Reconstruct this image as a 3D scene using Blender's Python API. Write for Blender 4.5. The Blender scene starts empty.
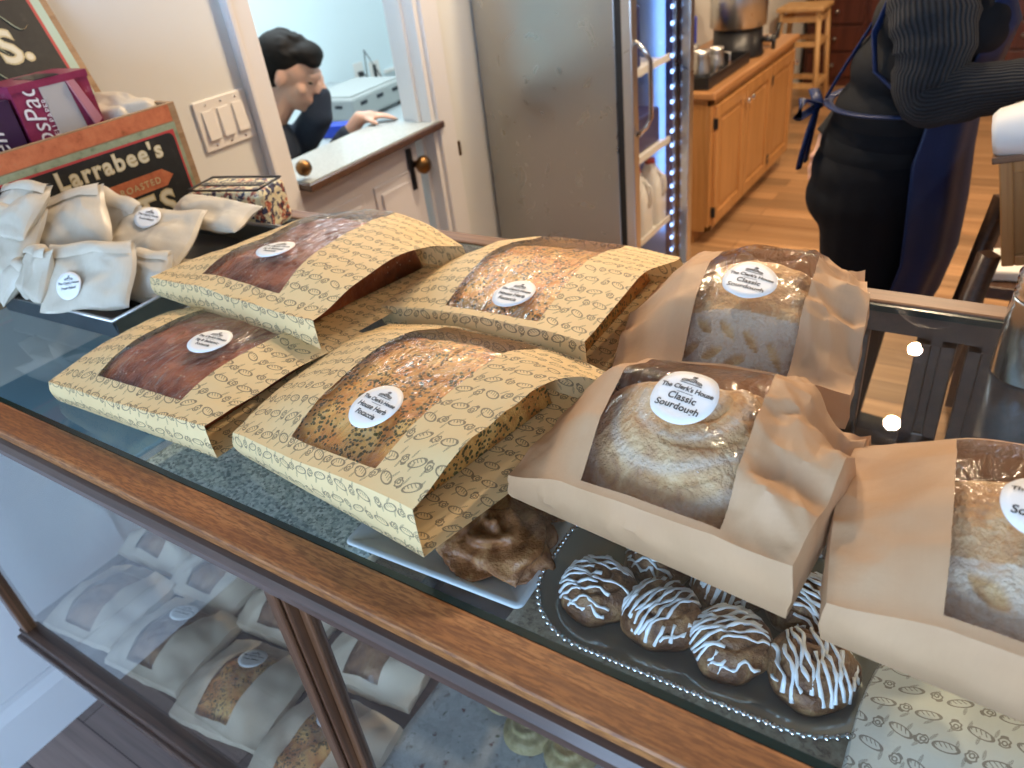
import bpy, bmesh, math, random
import numpy as np
from mathutils import Vector, Matrix, Euler
PI = math.pi
col = bpy.context.scene.collection
GZ = 1.10      # height of the glass counter top
WX = -1.69     # face of the left wall
CEIL = 2.6

# ------------------------------------------------------------------ node helpers
class E:
    """tiny arithmetic wrapper round shader math nodes"""
    def __init__(s, nt, v): s.nt = nt; s.v = v
    def op(s, o, b=None, c=None):
        n = s.nt.nodes.new('ShaderNodeMath'); n.operation = o
        for i, x in enumerate((s, b, c)):
            if x is None: continue
            x = x.v if isinstance(x, E) else x
            if isinstance(x, (int, float)): n.inputs[i].default_value = x
            else: s.nt.links.new(x, n.inputs[i])
        return E(s.nt, n.outputs[0])
    def __add__(s, b): return s.op('ADD', b)
    def __sub__(s, b): return s.op('SUBTRACT', b)
    def __mul__(s, b): return s.op('MULTIPLY', b)
    def __truediv__(s, b): return s.op('DIVIDE', b)
    def abs(s): return s.op('ABSOLUTE')
    def lt(s, b): return s.op('LESS_THAN', b)
    def gt(s, b): return s.op('GREATER_THAN', b)
    def fl(s): return s.op('FLOOR')
    def fr(s): return s.op('FRACT')
    def mx(s, b): return s.op('MAXIMUM', b)
    def mn(s, b): return s.op('MINIMUM', b)
    def sin(s): return s.op('SINE')
    def cos(s): return s.op('COSINE')
    def sqrt(s): return s.op('SQRT')

class MatB:
    def __init__(s, name):
        s.m = bpy.data.materials.new(name); s.m.use_nodes = True
        s.nt = s.m.node_tree; s.nt.nodes.clear()
        s.out = s.nt.nodes.new('ShaderNodeOutputMaterial')
    def node(s, t, **kw):
        n = s.nt.nodes.new(t)
        for k, v in kw.items():
            if hasattr(n, k) and not k.startswith('i_'): setattr(n, k, v)
        return n
    def link(s, a, b): s.nt.links.new(a.v if isinstance(a, E) else a, b)
    def coord(s, kind='Object'):
        return s.node('ShaderNodeTexCoord').outputs[kind]
    def mapping(s, vec, scale=(1,1,1), rot=(0,0,0), loc=(0,0,0)):
        n = s.node('ShaderNodeMapping'); n.inputs['Scale'].default_value = scale
        n.inputs['Rotation'].default_value = rot; n.inputs['Location'].default_value = loc
        s.link(vec, n.inputs[0]); return n.outputs[0]
    def noise(s, vec, scale=5, detail=3, rough=.5, dist=0):
        n = s.node('ShaderNodeTexNoise'); n.inputs['Scale'].default_value = scale
        n.inputs['Detail'].default_value = detail; n.inputs['Roughness'].default_value = rough
        n.inputs['Distortion'].default_value = dist
        s.link(vec, n.inputs['Vector']); return n.outputs['Fac']
    def voro(s, vec, scale=5, feature='F1', out='Distance', rnd=1):
        n = s.node('ShaderNodeTexVoronoi'); n.feature = feature
        n.inputs['Scale'].default_value = scale; n.inputs['Randomness'].default_value = rnd
        s.link(vec, n.inputs['Vector']); return n.outputs[out]
    def ramp(s, fac, stops, interp='LINEAR'):
        n = s.node('ShaderNodeValToRGB'); r = n.color_ramp; r.interpolation = interp
        while len(r.elements) < len(stops): r.elements.new(.5)
        for e, (p, c) in zip(r.elements, stops):
            e.position = p; e.color = (*c, 1) if len(c) == 3 else c
        s.link(fac, n.inputs[0]); return n.outputs[0]
    def mix(s, fac, a, b, mode='MIX'):
        n = s.node('ShaderNodeMix', data_type='RGBA'); n.blend_type = mode
        for sock, v in ((n.inputs[0], fac), (n.inputs[6], a), (n.inputs[7], b)):
            if isinstance(v, (int, float)): sock.default_value = v
            elif isinstance(v, tuple): sock.default_value = (*v, 1)
            else: s.link(v, sock)
        return n.outputs[2]
    def bump(s, h, strength=.3, dist=.01):
        n = s.node('ShaderNodeBump'); n.inputs['Strength'].default_value = strength
        n.inputs['Distance'].default_value = dist; s.link(h, n.inputs['Height']); return n.outputs[0]
    def pbsdf(s, color=(.5,.5,.5), rough=.5, metal=0, normal=None, **kw):
        n = s.node('ShaderNodeBsdfPrincipled')
        if isinstance(color, tuple): n.inputs['Base Color'].default_value = (*color, 1)
        else: s.link(color, n.inputs['Base Color'])
        if isinstance(rough, (int, float)): n.inputs['Roughness'].default_value = rough
        else: s.link(rough, n.inputs['Roughness'])
        n.inputs['Metallic'].default_value = metal
        if normal is not None: s.link(normal, n.inputs['Normal'])
        for k, v in kw.items():
            k = k.replace('_', ' ')
            if isinstance(v, (int, float, tuple)): n.inputs[k].default_value = v
            else: s.link(v, n.inputs[k])
        return n.outputs[0]
    def done(s, sh): s.link(sh, s.out.inputs[0]); return s.m

M = {}
def plain(name, c, rough=.5, metal=0, **kw):
    b = MatB(name); M[name] = b.done(b.pbsdf(c, rough, metal, **kw)); return M[name]
def emis(name, c, st):
    b = MatB(name); e = b.node('ShaderNodeEmission'); e.inputs[0].default_value = (*c, 1); e.inputs[1].default_value = st
    M[name] = b.done(e.outputs[0]); return M[name]

def paper(name, base, dark, printed=False, rough=.62, crumple=0, trans=.0):
    b = MatB(name); uv = b.coord('UV')
    n1 = b.noise(uv, 14, 4); n2 = b.noise(b.mapping(uv, (400, 60, 1)), 1, 2)
    c = b.mix(b.ramp(n1, [(.3, (0,0,0)), (.75, (1,1,1))]), base, dark)
    c = b.mix(.12, c, b.ramp(n2, [(.3, dark), (.7, base)]))
    if printed:
        sep = b.node('ShaderNodeSeparateXYZ'); b.link(uv, sep.inputs[0])
        X = E(b.nt, sep.outputs[0]); Y = E(b.nt, sep.outputs[1])
        ink = None
        for (cw, ch, kind, ox, oy) in ((.034, .023, 'loaf', 0, 0), (.034, .023, 'small', .017, .0), (.017, .0115, 'wheat', .0085, .0115)):
            gy = (Y + (oy + 5)) / ch; row = gy.fl()
            gx = (X + (ox + 5)) / cw + row * (.5 if kind != 'wheat' else .37); cx = gx.fl()
            wn = b.node('ShaderNodeTexWhiteNoise', noise_dimensions='2D')
            cv = b.node('ShaderNodeCombineXYZ'); b.link(cx, cv.inputs[0]); b.link(row, cv.inputs[1])
            b.link(cv.outputs[0], wn.inputs['Vector'])
            ws = b.node('ShaderNodeSeparateColor'); b.link(wn.outputs['Color'], ws.inputs[0])
            r1, r2, r3 = (E(b.nt, ws.outputs[i]) for i in range(3))
            lx = (gx.fr() - .5) * cw + (r1 - .5) * (cw * .12); ly = (gy.fr() - .5) * ch + (r2 - .5) * (ch * .16)
            ang = {'loaf': (r3 - .5) * 1.0, 'small': (r3 - .5) * 5.0, 'wheat': (r3 - .5) * .9 + 1.2}[kind]
            ca, sa = ang.cos(), ang.sin()
            px = lx * ca + ly * sa; py = ly * ca - lx * sa
            if kind == 'loaf':
                a_, b_ = .0088, .0042
                d = ((px / a_) * (px / a_) + (py / b_) * (py / b_)).sqrt()
                ring = (d - 1).abs().lt(.13)
                sl = ((px + py * .7) / .0036).fr(); sl = sl.lt(.26) * d.lt(.9) * (py.gt(-.0004))
                k = ring.mx(sl)
            elif kind == 'small':
                a_, b_ = .0048, .0036
                d = ((px / a_) * (px / a_) + (py / b_) * (py / b_)).sqrt()
                ring = (d + ((px * 1400).sin() * .12) - 1).abs().lt(.2)
                d2 = (((px - .001) / .002) * ((px - .001) / .002) + (py / .0016) * (py / .0016)).sqrt()
                k = ring.mx((d2 - 1).abs().lt(.35))
            else:
                w = E(b.nt, .00145 if False else (py * 0).v)
                d = ((px / .0046) * (px / .0046) + (py / .0013) * (py / .0013)).sqrt()
                st = ((px + py.abs() * 1.2) / .0014).fr().lt(.55)
                keep = r1.gt(.30)
                k = d.lt(1) * st * keep
            ink = k if ink is None else ink.mx(k)
        c = b.mix(ink * .74, c, (.10, .07, .045))
    bp = b.bump(b.noise(uv, 220, 3), .12, .002)
    sh = b.pbsdf(c, rough, 0, bp)
    if trans:
        t = b.node('ShaderNodeBsdfTranslucent'); b.link(c, t.inputs[0])
        mx = b.node('ShaderNodeMixShader'); mx.inputs[0].default_value = trans
        b.link(sh, mx.inputs[1]); b.link(t.outputs[0], mx.inputs[2]); sh = mx.outputs[0]
    M[name] = b.done(sh)

paper('printed_paper', (.80, .60, .31), (.74, .53, .26), True, .6, trans=.10)
paper('kraft_paper', (.58, .355, .195), (.50, .30, .16), False, .55, trans=.10)
paper('glassine', (.80, .73, .60), (.62, .55, .43), False, .34, trans=.22)
paper('pale_paper', (.84, .71, .54), (.74, .60, .43), False, .42, trans=.2)
paper('pale_print', (.66, .66, .60), (.56, .56, .5), True, .6)

def film(name, tint=(1,1,1), rough=.07, f0=.06, wr=.5):
    b = MatB(name); uv = b.coord('UV')
    w = b.noise(b.mapping(uv, (26, 9, 1), (0, 0, .5)), 1.6, 3, .5, 1.2)
    w2 = b.node('ShaderNodeMath', operation='ABSOLUTE')
    s = E(b.nt, w) - .5
    ridge = s.abs() * -2.0
    bp = b.bump(ridge, wr, .012)
    lw = b.node('ShaderNodeLayerWeight'); lw.inputs[0].default_value = .5; b.link(bp, lw.inputs['Normal'])
    f = E(b.nt, lw.outputs['Facing']); f = f * f * f * .6 + f0
    g = b.node('ShaderNodeBsdfGlossy'); g.inputs['Roughness'].default_value = rough; b.link(bp, g.inputs['Normal'])
    t = b.node('ShaderNodeBsdfTransparent'); t.inputs[0].default_value = (*tint, 1)
    mx = b.node('ShaderNodeMixShader'); b.link(f, mx.inputs[0]); b.link(t.outputs[0], mx.inputs[1]); b.link(g.outputs[0], mx.inputs[2])
    M[name] = b.done(mx.outputs[0])
film('clear_film', (.985, .985, .985), .11, .035, .55)

def glass(name, tint, k=.96, f0=.05, rough=.0):
    b = MatB(name)
    lw = b.node('ShaderNodeLayerWeight'); lw.inputs[0].default_value = .5
    f = E(b.nt, lw.outputs['Facing']); f2 = f * f; f = f2 * f2 * f * k + f0
    g = b.node('ShaderNodeBsdfGlossy'); g.inputs['Roughness'].default_value = rough
    t = b.node('ShaderNodeBsdfTransparent'); t.inputs[0].default_value = (*tint, 1)
    mx = b.node('ShaderNodeMixShader'); b.link(f, mx.inputs[0]); b.link(t.outputs[0], mx.inputs[1]); b.link(g.outputs[0], mx.inputs[2])
    M[name] = b.done(mx.outputs[0])
glass('counter_glass', (.90, .955, .945), .95, .06)
glass('pane_glass', (.97, .98, .975), .95, .05)
plain('glass_edge', (.006, .022, .02), .2)
plain('clear_dish', (.75, .80, .78), .08, 0, Transmission_Weight=.75, IOR=1.3)

def wood(name, c1, c2, c3, axis=0, scale=1, rough=.4, planks=None, coat=0, fleck=0):
    b = MatB(name); o = b.coord('Object')
    sc = [60 * scale] * 3; sc[axis] = 2.2 * scale
    rot = (0, 0, 0)
    v = b.mapping(o, tuple(sc))
    n = b.noise(v, 1, 5, .6, .6); n2 = b.noise(b.mapping(o, tuple(x * 3.2 for x in sc)), 1, 2)
    big = b.noise(b.mapping(o, tuple(x * .1 for x in sc)), 1, 2)
    c = b.ramp(n, [(.28, c1), (.5, c2), (.72, c3)])
    c = b.mix(b.ramp(n2, [(.52, (0,0,0)), (.68, (.55,.55,.55))]), c, c1)
    c = b.mix(b.ramp(big, [(.35, (.0,.0,.0)), (.7, (.4,.4,.4))]), c, c2)
    bp = None
    if fleck:
        fs = [420] * 3; fs[axis] = 60
        fn = b.noise(b.mapping(o, tuple(fs)), 1, 3, .6)
        c = b.mix(b.ramp(fn, [(.42, (.75,.75,.75)), (.56, (0,0,0))]), c, c1)
    if planks:
        br = b.node('ShaderNodeTexBrick'); br.inputs['Scale'].default_value = 1
        br.inputs['Brick Width'].default_value = planks[0]; br.inputs['Row Height'].default_value = planks[1]
        br.inputs['Mortar Size'].default_value = .0016; br.offset = .37
        br.inputs['Color1'].default_value = (.62, .62, .62, 1); br.inputs['Color2'].default_value = (1.15, 1.1, 1.05, 1)
        br.inputs['Mortar'].default_value = (.25, .2, .18, 1)
        vv = o if axis == 0 else b.mapping(o, (1,1,1), (0, 0, PI/2))
        b.link(vv, br.inputs['Vector'])
        c = b.mix(1.0, c, br.outputs['Color'], 'MULTIPLY')
    bp = b.bump(n, .15, .003)
    M[name] = b.done(b.pbsdf(c, rough, 0, bp, Coat_Weight=coat, Coat_Roughness=.15))
wood('oak_rail', (.14, .045, .012), (.33, .128, .036), (.46, .205, .066), 0, 1.0, .42, fleck=1)
wood('oak_upright', (.05, .02, .01), (.12, .05, .022), (.20, .09, .04), 2, 1.3, .34, coat=.3)
wood('oak_dark', (.035, .018, .012), (.075, .038, .026), (.12, .062, .042), 0, 1.3, .35, coat=.3)
wood('back_rail_wood', (.09, .04, .018), (.18, .085, .038), (.26, .13, .06), 0, 1.0, .42)
wood('honey_oak', (.30, .13, .035), (.45, .215, .07), (.54, .27, .10), 2, .5, .38, coat=.2)
wood('honey_top', (.32, .14, .05), (.47, .23, .09), (.58, .31, .14), 1, .5, .35, coat=.2)
wood('floor_wood', (.27, .14, .06), (.42, .24, .115), (.55, .34, .18), 0, .35, .38, planks=(1.1, .12))
wood('front_floor', (.15, .11, .10), (.24, .175, .155), (.32, .24, .215), 0, .3, .5, planks=(1.2, .13))
wood('cherry', (.04, .010, .006), (.085, .022, .012), (.13, .035, .02), 2, .6, .3)
wood('crate_wood', (.22, .12, .05), (.36, .22, .11), (.46, .3, .16), 1, .8, .6)
wood('pine', (.42, .22, .08), (.58, .34, .14), (.68, .44, .2), 2, .5, .5)
wood('walnut', (.03, .016, .01), (.07, .036, .02), (.11, .055, .03), 1, .8, .3)

def paint(name, c, rough=.6, amp=.03):
    b = MatB(name); o = b.coord('Object')
    n = b.noise(o, 3, 4); d = tuple(max(0, x - amp) for x in c)
    M[name] = b.done(b.pbsdf(b.mix(n, c, d), rough, 0, b.bump(b.noise(o, 180, 2), .05, .002)))
paint('cream_wall', (.70, .71, .68)); paint('white_trim', (.74, .73, .72), .35); paint('white_wall', (.80, .81, .82), .4)
paint('blue_wall', (.74, .86, .90), .6); paint('ceiling_paint', (.62, .60, .57), .8); paint('door_paint', (.62, .60, .62), .4)
paint('room_wall', (.46, .42, .37), .8)
plain('white_plastic', (.78, .76, .72), .35); plain('label_white', (.86, .85, .82), .45)
plain('ink', (.025, .023, .02), .6); plain('black_plastic', (.012, .012, .014), .35)
plain('black_metal', (.03, .035, .045), .32, .6); plain('brass', (.20, .11, .045), .38, 1)
plain('chrome', (.75, .75, .77), .12, 1); plain('shaker_steel', (.82, .81, .79), .2, 1); plain('white_gloss', (.72, .76, .80), .12)
plain('fridge_liner', (.40, .54, .80), .4); plain('red_cap', (.5, .02, .02), .4); plain('milk', (.80, .80, .78), .3); plain('grey_appliance', (.36, .38, .37), .45)
plain('blue_plastic', (.02, .06, .5), .35); plain('navy_box', (.02, .03, .12), .5); plain('dark_rubber', (.015, .015, .015), .7)
plain('skin', (.62, .36, .26), .5, Subsurface_Weight=.1); plain('dark_hair', (.006, .0045, .004), .7, Specular_IOR_Level=.2)
plain('brown_hair', (.10, .05, .04), .5); plain('green_leafy', (.06, .14, .03), .6)
emis('lamp_glow', (1, .80, .56), 16); emis('led_glow', (.30, .50, 1), 5); emis('fridge_light', (.45, .68, 1), 2.0)
emis('window_sky', (.50, .72, 1.0), 5.0)

def metal(name, c, rough, swirl=0, axis=2):
    b = MatB(name); o = b.coord('Object')
    sc = [90]*3; sc[axis] = 1.5
    n = b.noise(b.mapping(o, tuple(sc)), 1, 3)
    sm = b.noise(o, 5.5, 4, .6, 3.5)
    r = E(b.nt, sm) * .28 + rough
    M[name] = b.done(b.pbsdf(c, r, 1, b.bump(n, .04, .002)))
metal('stainless', (.40, .40, .385), .17); metal('brushed', (.62, .61, .59), .18)
metal('tray_metal', (.16, .19, .22), .2, 0, 0)

def cloth(name, c, c2, rib=0, rough=.85, sheen=.05):
    b = MatB(name); uv = b.coord('Object')
    n = b.noise(uv, 6, 4)
    col_ = b.mix(n, c, c2); nor = b.bump(b.noise(uv, 260, 2), .3, .002)
    if rib:
        a = b.coord('UV'); sx = b.node('ShaderNodeSeparateXYZ'); b.link(a, sx.inputs[0])
        r = (E(b.nt, sx.outputs[0]) * rib).sin()
        col_ = b.mix(r * .5 + .5, c, c2); nor = b.bump(r, .6, .004)
    M[name] = b.done(b.pbsdf(col_, rough, 0, nor, Sheen_Weight=sheen, Specular_IOR_Level=.25))
cloth('black_trousers', (.0018, .002, .004), (.003, .0035, .006), sheen=0); cloth('navy_apron', (.008, .016, .055), (.014, .027, .085), rough=.42, sheen=0)
cloth('navy_sleeve', (.02, .028, .045), (.035, .045, .07)); cloth('sweater', (.006, .0065, .008), (.022, .023, .026), rib=3.1416*2, sheen=.03)

# breads
def bread(name, stops, scale, specks=None, rough=.55, bumps=.6, flour=None):
    b = MatB(name); o = b.coord('Object')
    n = b.noise(o, scale, 6, .62, .8); c = b.ramp(n, stops)
    h = b.noise(o, scale * 3.5, 4, .6)
    if specks:
        for (sc, th, cc, m) in specks:
            v = b.voro(b.mapping(o, (1, 1, 1), (0, .3, .6)), sc); keep = b.noise(o, m, 2)
            k = E(b.nt, v).lt(th) * E(b.nt, keep).gt(.47)
            c = b.mix(k * .88, c, cc)
    if flour:
        a = b.node('ShaderNodeAttribute'); a.attribute_name = 'flour'
        f = E(b.nt, a.outputs['Fac']) * (E(b.nt, b.noise(o, 260, 3, .7)) * 1.3 + .25)
        f = f.mn(1.0)
        c = b.mix(f, c, flour)
    M[name] = b.done(b.pbsdf(c, rough, 0, b.bump(h, bumps, .006)))
bread('fig_crust', [(.25, (.07, .016, .008)), (.45, (.24, .065, .026)), (.6, (.38, .12, .048)), (.78, (.52, .25, .12))], 22, rough=.38,
      specks=[(90, .12, (.55, .45, .36), 30)])
bread('herb_crust', [(.25, (.38, .10, .025)), (.42, (.66, .27, .06)), (.58, (.82, .46, .13)), (.78, (.88, .62, .26))], 24,
      specks=[(210, .40, (.05, .05, .018), 30), (150, .30, (.04, .06, .012), 45)], rough=.45)
bread('sour_crust', [(.25, (.34, .15, .05)), (.45, (.56, .31, .12)), (.62, (.70, .47, .23)), (.8, (.78, .62, .40))], 40, rough=.7, flour=(.66, .55, .43), bumps=1.0)
bread('dark_loaf', [(.3, (.16, .07, .035)), (.5, (.34, .17, .08)), (.7, (.50, .30, .16))], 20, rough=.6)
bread('choc_bun', [(.3, (.06, .02, .009)), (.5, (.19, .08, .032)), (.7, (.42, .24, .11))], 45, rough=.4)
bread('fritter', [(.3, (.12, .035, .012)), (.5, (.32, .12, .045)), (.7, (.56, .28, .12))], 30, rough=.25)
bread('green_bun', [(.3, (.16, .13, .04)), (.5, (.32, .26, .11)), (.7, (.46, .38, .2))], 26, rough=.5)
plain('glass_blue_tone', (.22, .40, .50), .3)
plain('icing', (.88, .88, .9), .3)

def speckle(name, cols, scale, rough=.6, cw=.5):
    b = MatB(name); o = b.coord('Object')
    v = b.voro(o, scale, out='Color'); s = b.node('ShaderNodeSeparateColor'); b.link(v, s.inputs[0])
    n = b.noise(o, scale * .8, 4, .7)
    f = E(b.nt, s.outputs[0]) * cw + E(b.nt, n) * (1-cw)
    M[name] = b.done(b.pbsdf(b.ramp(f, cols), rough))
speckle('stone_liner', [(.25, (.16, .20, .20)), (.45, (.38, .46, .44)), (.6, (.56, .62, .58)), (.75, (.70, .74, .70))], 260)
speckle('floral_tin', [(.28, (.02, .02, .05)), (.36, (.5, .12, .06)), (.42, (.75, .68, .45)), (.62, (.80, .74, .5)), (.68, (.05, .06, .12))], 120, .4)
speckle('floral_cloth', [(.27, (.10, .03, .03)), (.34, (.32, .35, .34)), (.66, (.44, .46, .46)), (.72, (.08, .10, .07))], 75, cw=.3)
speckle('brown_cloth', [(.3, (.13, .08, .05)), (.45, (.30, .22, .15)), (.65, (.42, .34, .24))], 150, cw=.2)
speckle('counter_speckle', [(.3, (.28, .32, .33)), (.5, (.36, .40, .41)), (.7, (.44, .48, .48))], 160, .3, cw=.2)
speckle('old_orange', [(.25, (.26, .07, .02)), (.4, (.50, .13, .05)), (.6, (.60, .18, .07)), (.78, (.42, .2, .1))], 45, cw=.08)
speckle('old_green', [(.25, (.12, .14, .07)), (.45, (.28, .32, .19)), (.7, (.36, .38, .24))], 60, cw=.08)
speckle('old_black', [(.3, (.006, .007, .008)), (.6, (.014, .015, .014)), (.8, (.04, .036, .03))], 60, cw=.08)
plain('old_gold', (.62, .50, .26), .5); plain('old_cream', (.78, .70, .50), .5); plain('old_red', (.5, .05, .05), .5); plain('old_mint', (.42, .55, .44), .5)
speckle('magenta_card', [(.3, (.22, .02, .06)), (.62, (.30, .035, .09)), (.8, (.5, .25, .32))], 50, .35, cw=.1)
plain('pink_card', (.55, .22, .24), .5); plain('grey_card', (.50, .46, .42), .6); plain('white_print', (.82, .78, .76), .5)

# ------------------------------------------------------------------ object helpers
def tag(o, label=None, cat=None, group=None, kind=None):
    if label: o['label'] = label
    if cat: o['category'] = cat
    if group: o['group'] = group
    if kind: o['kind'] = kind
    return o
def empty(name, loc=(0,0,0), rz=0, label=None, cat=None, group=None, rot=None):
    o = bpy.data.objects.new(name, None); col.objects.link(o); o.location = loc
    o.rotation_euler = rot if rot else (0, 0, rz); o.empty_display_size = .05
    return tag(o, label, cat, group)
class B:
    def __init__(s): s.bm = bmesh.new(); s.uv = s.bm.loops.layers.uv.new('UVMap'); s.mi = 0
    def mat(s, i): s.mi = i; return s
    def face(s, vs, mi=None, smooth=False, uvs=None):
        try: f = s.bm.faces.new(vs)
        except ValueError: return None
        f.material_index = s.mi if mi is None else mi; f.smooth = smooth
        if uvs:
            for l, u in zip(f.loops, uvs): l[s.uv].uv = u
        return f
    def box(s, x0, x1, y0, y1, z0, z1, mtx=None, bev=0):
        x0, x1 = sorted((x0, x1)); y0, y1 = sorted((y0, y1)); z0, z1 = sorted((z0, z1))
        bb = bmesh.new()
        bmesh.ops.create_cube(bb, size=1, matrix=Matrix.Translation(((x0+x1)/2, (y0+y1)/2, (z0+z1)/2)) @ Matrix.Diagonal((x1-x0, y1-y0, z1-z0, 1)))
        if bev: bmesh.ops.bevel(bb, geom=bb.edges[:], offset=min(bev, .45*min(x1-x0, y1-y0, z1-z0)), segments=2, affect='EDGES', profile=.5)
        s.merge(bb, mtx); return s
    def merge(s, bb, mtx=None, smooth=False):
        mp = {}
        for v in bb.verts: mp[v] = s.bm.verts.new(mtx @ v.co if mtx else v.co)
        for f in bb.faces:
            nf = s.face([mp[v] for v in f.verts], smooth=smooth or f.smooth)
        bb.free()
    def poly(s, pts, z0, z1, axis='z', smooth=False):
        """prism of an outline; axis: direction of the extrusion"""
        def P(p, h):
            return {'z': (p[0], p[1], h), 'x': (h, p[0], p[1]), 'y': (p[0], h, p[1])}[axis]
        a = [s.bm.verts.new(P(p, z0)) for p in pts]; b = [s.bm.verts.new(P(p, z1)) for p in pts]
        n = len(pts)
        s.face(a[::-1]); s.face(b)
        for i in range(n): s.face([a[i], a[(i+1) % n], b[(i+1) % n], b[i]], smooth=smooth)
        return s
    def tube(s, pts, r, seg=10, closed=False, caps=True, flat=1.0):
        pts = [Vector(p) for p in pts]; n = len(pts); rings = []
        rr = r if hasattr(r, '__len__') else [r] * n
        up = None
        for i, p in enumerate(pts):
            if closed: d = pts[(i+1) % n] - pts[i-1]
            else: d = pts[min(i+1, n-1)] - pts[max(i-1, 0)]
            d.normalize()
            if up is None: up = Vector((0, 0, 1)) if abs(d.z) < .9 else Vector((1, 0, 0))
            x = d.cross(up)
            if x.length < 1e-4: x = d.cross(Vector((0, 1, 0)))
            x.normalize(); y = x.cross(d).normalized(); up = y
            rings.append([s.bm.verts.new(p + x * math.cos(a) * rr[i] + y * math.sin(a) * rr[i] * flat) for a in [2*PI*k/seg for k in range(seg)]])
        m = n if closed else n - 1
        for i in range(m):
            A, C = rings[i], rings[(i+1) % n]
            for k in range(seg): s.face([A[k], A[(k+1) % seg], C[(k+1) % seg], C[k]], smooth=True)
        if caps and not closed:
            s.face(rings[0][::-1]); s.face(rings[-1])
        return s
    def lathe(s, prof, c=(0,0,0), seg=32, mtx=None, a0=0, a1=2*PI):
        full = abs(a1 - a0 - 2*PI) < 1e-6
        rings = []
        for (r, z) in prof:
            ring = []
            for k in range(seg if full else seg + 1):
                a = a0 + (a1 - a0) * k / seg
                v = Vector((c[0] + r*math.cos(a), c[1] + r*math.sin(a), c[2] + z))
                ring.append(s.bm.verts.new(mtx @ v if mtx else v))
            rings.append(ring)
        for i in range(len(prof) - 1):
            A, C = rings[i], rings[i+1]; m = len(A)
            for k in range(m if full else m - 1):
                s.face([A[k], A[(k+1) % m], C[(k+1) % m], C[k]], smooth=True)
        if prof[0][0] > 1e-5 and full: s.face(rings[0][::-1])
        if prof[-1][0] > 1e-5 and full: s.face(rings[-1])
        return s
    def grid(s, fn, nu, nv, matfn=None, smooth=True, uvfn=None):
        """fn(i/nu, j/nv) -> point"""
        vs = [[s.bm.verts.new(fn(i/nu, j/nv)) for i in range(nu+1)] for j in range(nv+1)]
        for j in range(nv):
            for i in range(nu):
                q = [(i, j), (i+1, j), (i+1, j+1), (i, j+1)]
                s.face([vs[b][a] for a, b in q], mi=matfn((i+.5)/nu, (j+.5)/nv) if matfn else None, smooth=smooth,
                       uvs=[(uvfn(a/nu, b/nv) if uvfn else (a/nu, b/nv)) for a, b in q])
        return vs
    def build(s, name, mats, parent=None, loc=None, weld=False, bevel=0, solid=0, rot=None):
        if weld: bmesh.ops.remove_doubles(s.bm, verts=s.bm.verts[:], dist=1e-5)
        me = bpy.data.meshes.new(name); s.bm.to_mesh(me); s.bm.free()
        for m in (mats if isinstance(mats, (list, tuple)) else [mats]): me.materials.append(M[m] if isinstance(m, str) else m)
        o = bpy.data.objects.new(name, me); col.objects.link(o)
        if parent: o.parent = parent
        if loc: o.location = loc
        if rot: o.rotation_euler = rot
        if bevel:
            md = o.modifiers.new('bevel', 'BEVEL'); md.width = bevel; md.segments = 2; md.limit_method = 'ANGLE'
        if solid:
            md = o.modifiers.new('solid', 'SOLIDIFY'); md.thickness = solid; md.offset = 0
        return o
def structure(o): o['kind'] = 'structure'; return o
def bx(name, mat, dims, parent=None, bev=0): return B().box(*dims, bev=bev).build(name, mat, parent)

_tc = {}
def text_geo(txt, size=1.0, shear=0, align='CENTER', space=1.0, off=0.0):
    key = (txt, size, shear, align, space, off)
    if key not in _tc:
        cu = bpy.data.curves.new('t', 'FONT'); cu.body = txt; cu.size = size; cu.align_x = align; cu.shear = shear
        cu.space_character = space; cu.resolution_u = 3; cu.offset = off
        o = bpy.data.objects.new('t', cu); col.objects.link(o)
        bpy.context.view_layer.update()
        me = o.to_mesh()
        _tc[key] = ([v.co.copy() for v in me.vertices], [tuple(p.vertices) for p in me.polygons])
        o.to_mesh_clear(); bpy.data.objects.remove(o); bpy.data.curves.remove(cu)
    return _tc[key]
def add_text(b, txt, fn, size, **kw):
    vs, fs = text_geo(txt, size, **kw)
    nv = [b.bm.verts.new(fn(v.x, v.y)) for v in vs]
    for f in fs: b.face([nv[i] for i in f])

def facets(seed, cell):
    rs = np.random.RandomState(seed); T = rs.rand(64, 64); J = rs.rand(2, 4)
    def f(x, y):
        x, y = x/cell + .22*math.sin(y/cell*1.7 + J[0,0]*6) + 7.3, y/cell + .22*math.sin(x/cell*1.9 + J[0,1]*6) + 9.1
        i, j = math.floor(x), math.floor(y); u, v = x - i, y - j
        g = lambda a, c: T[(i+a) % 64, (j+c) % 64]
        if (i + j) % 2:
            if u + v < 1: r = g(0,0) + u*(g(1,0)-g(0,0)) + v*(g(0,1)-g(0,0))
            else: r = g(1,1) + (1-u)*(g(0,1)-g(1,1)) + (1-v)*(g(1,0)-g(1,1))
        else:
            if u > v: r = g(0,0) + u*(g(1,0)-g(0,0)) + v*(g(1,1)-g(1,0))
            else: r = g(0,0) + v*(g(0,1)-g(0,0)) + u*(g(1,1)-g(0,1))
        return r - .5
    return f
def creases(seed, waves=4, lam=(.035, .08)):
    rs = random.Random(seed); W = []
    for k in range(waves):
        a = rs.uniform(0, PI); l = rs.uniform(*lam); W.append((math.cos(a)/l, math.sin(a)/l, rs.uniform(0, 1), l/lam[1], rs.uniform(20, 45), rs.uniform(0, 6)))
    def f(x, y):
        r = 0
        for (cx, cy, ph, am, wf, wp) in W:
            q = x*cx + y*cy + ph + .16*math.sin((x*cy - y*cx)*2.2 + wp); q -= math.floor(q)
            r += am*(1 - abs(2*q-1))**1.6
        return r/waves - .35
    return f
def crisp(o, ang=14):
    o.data.set_sharp_from_angle(angle=math.radians(ang)); return o
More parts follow.
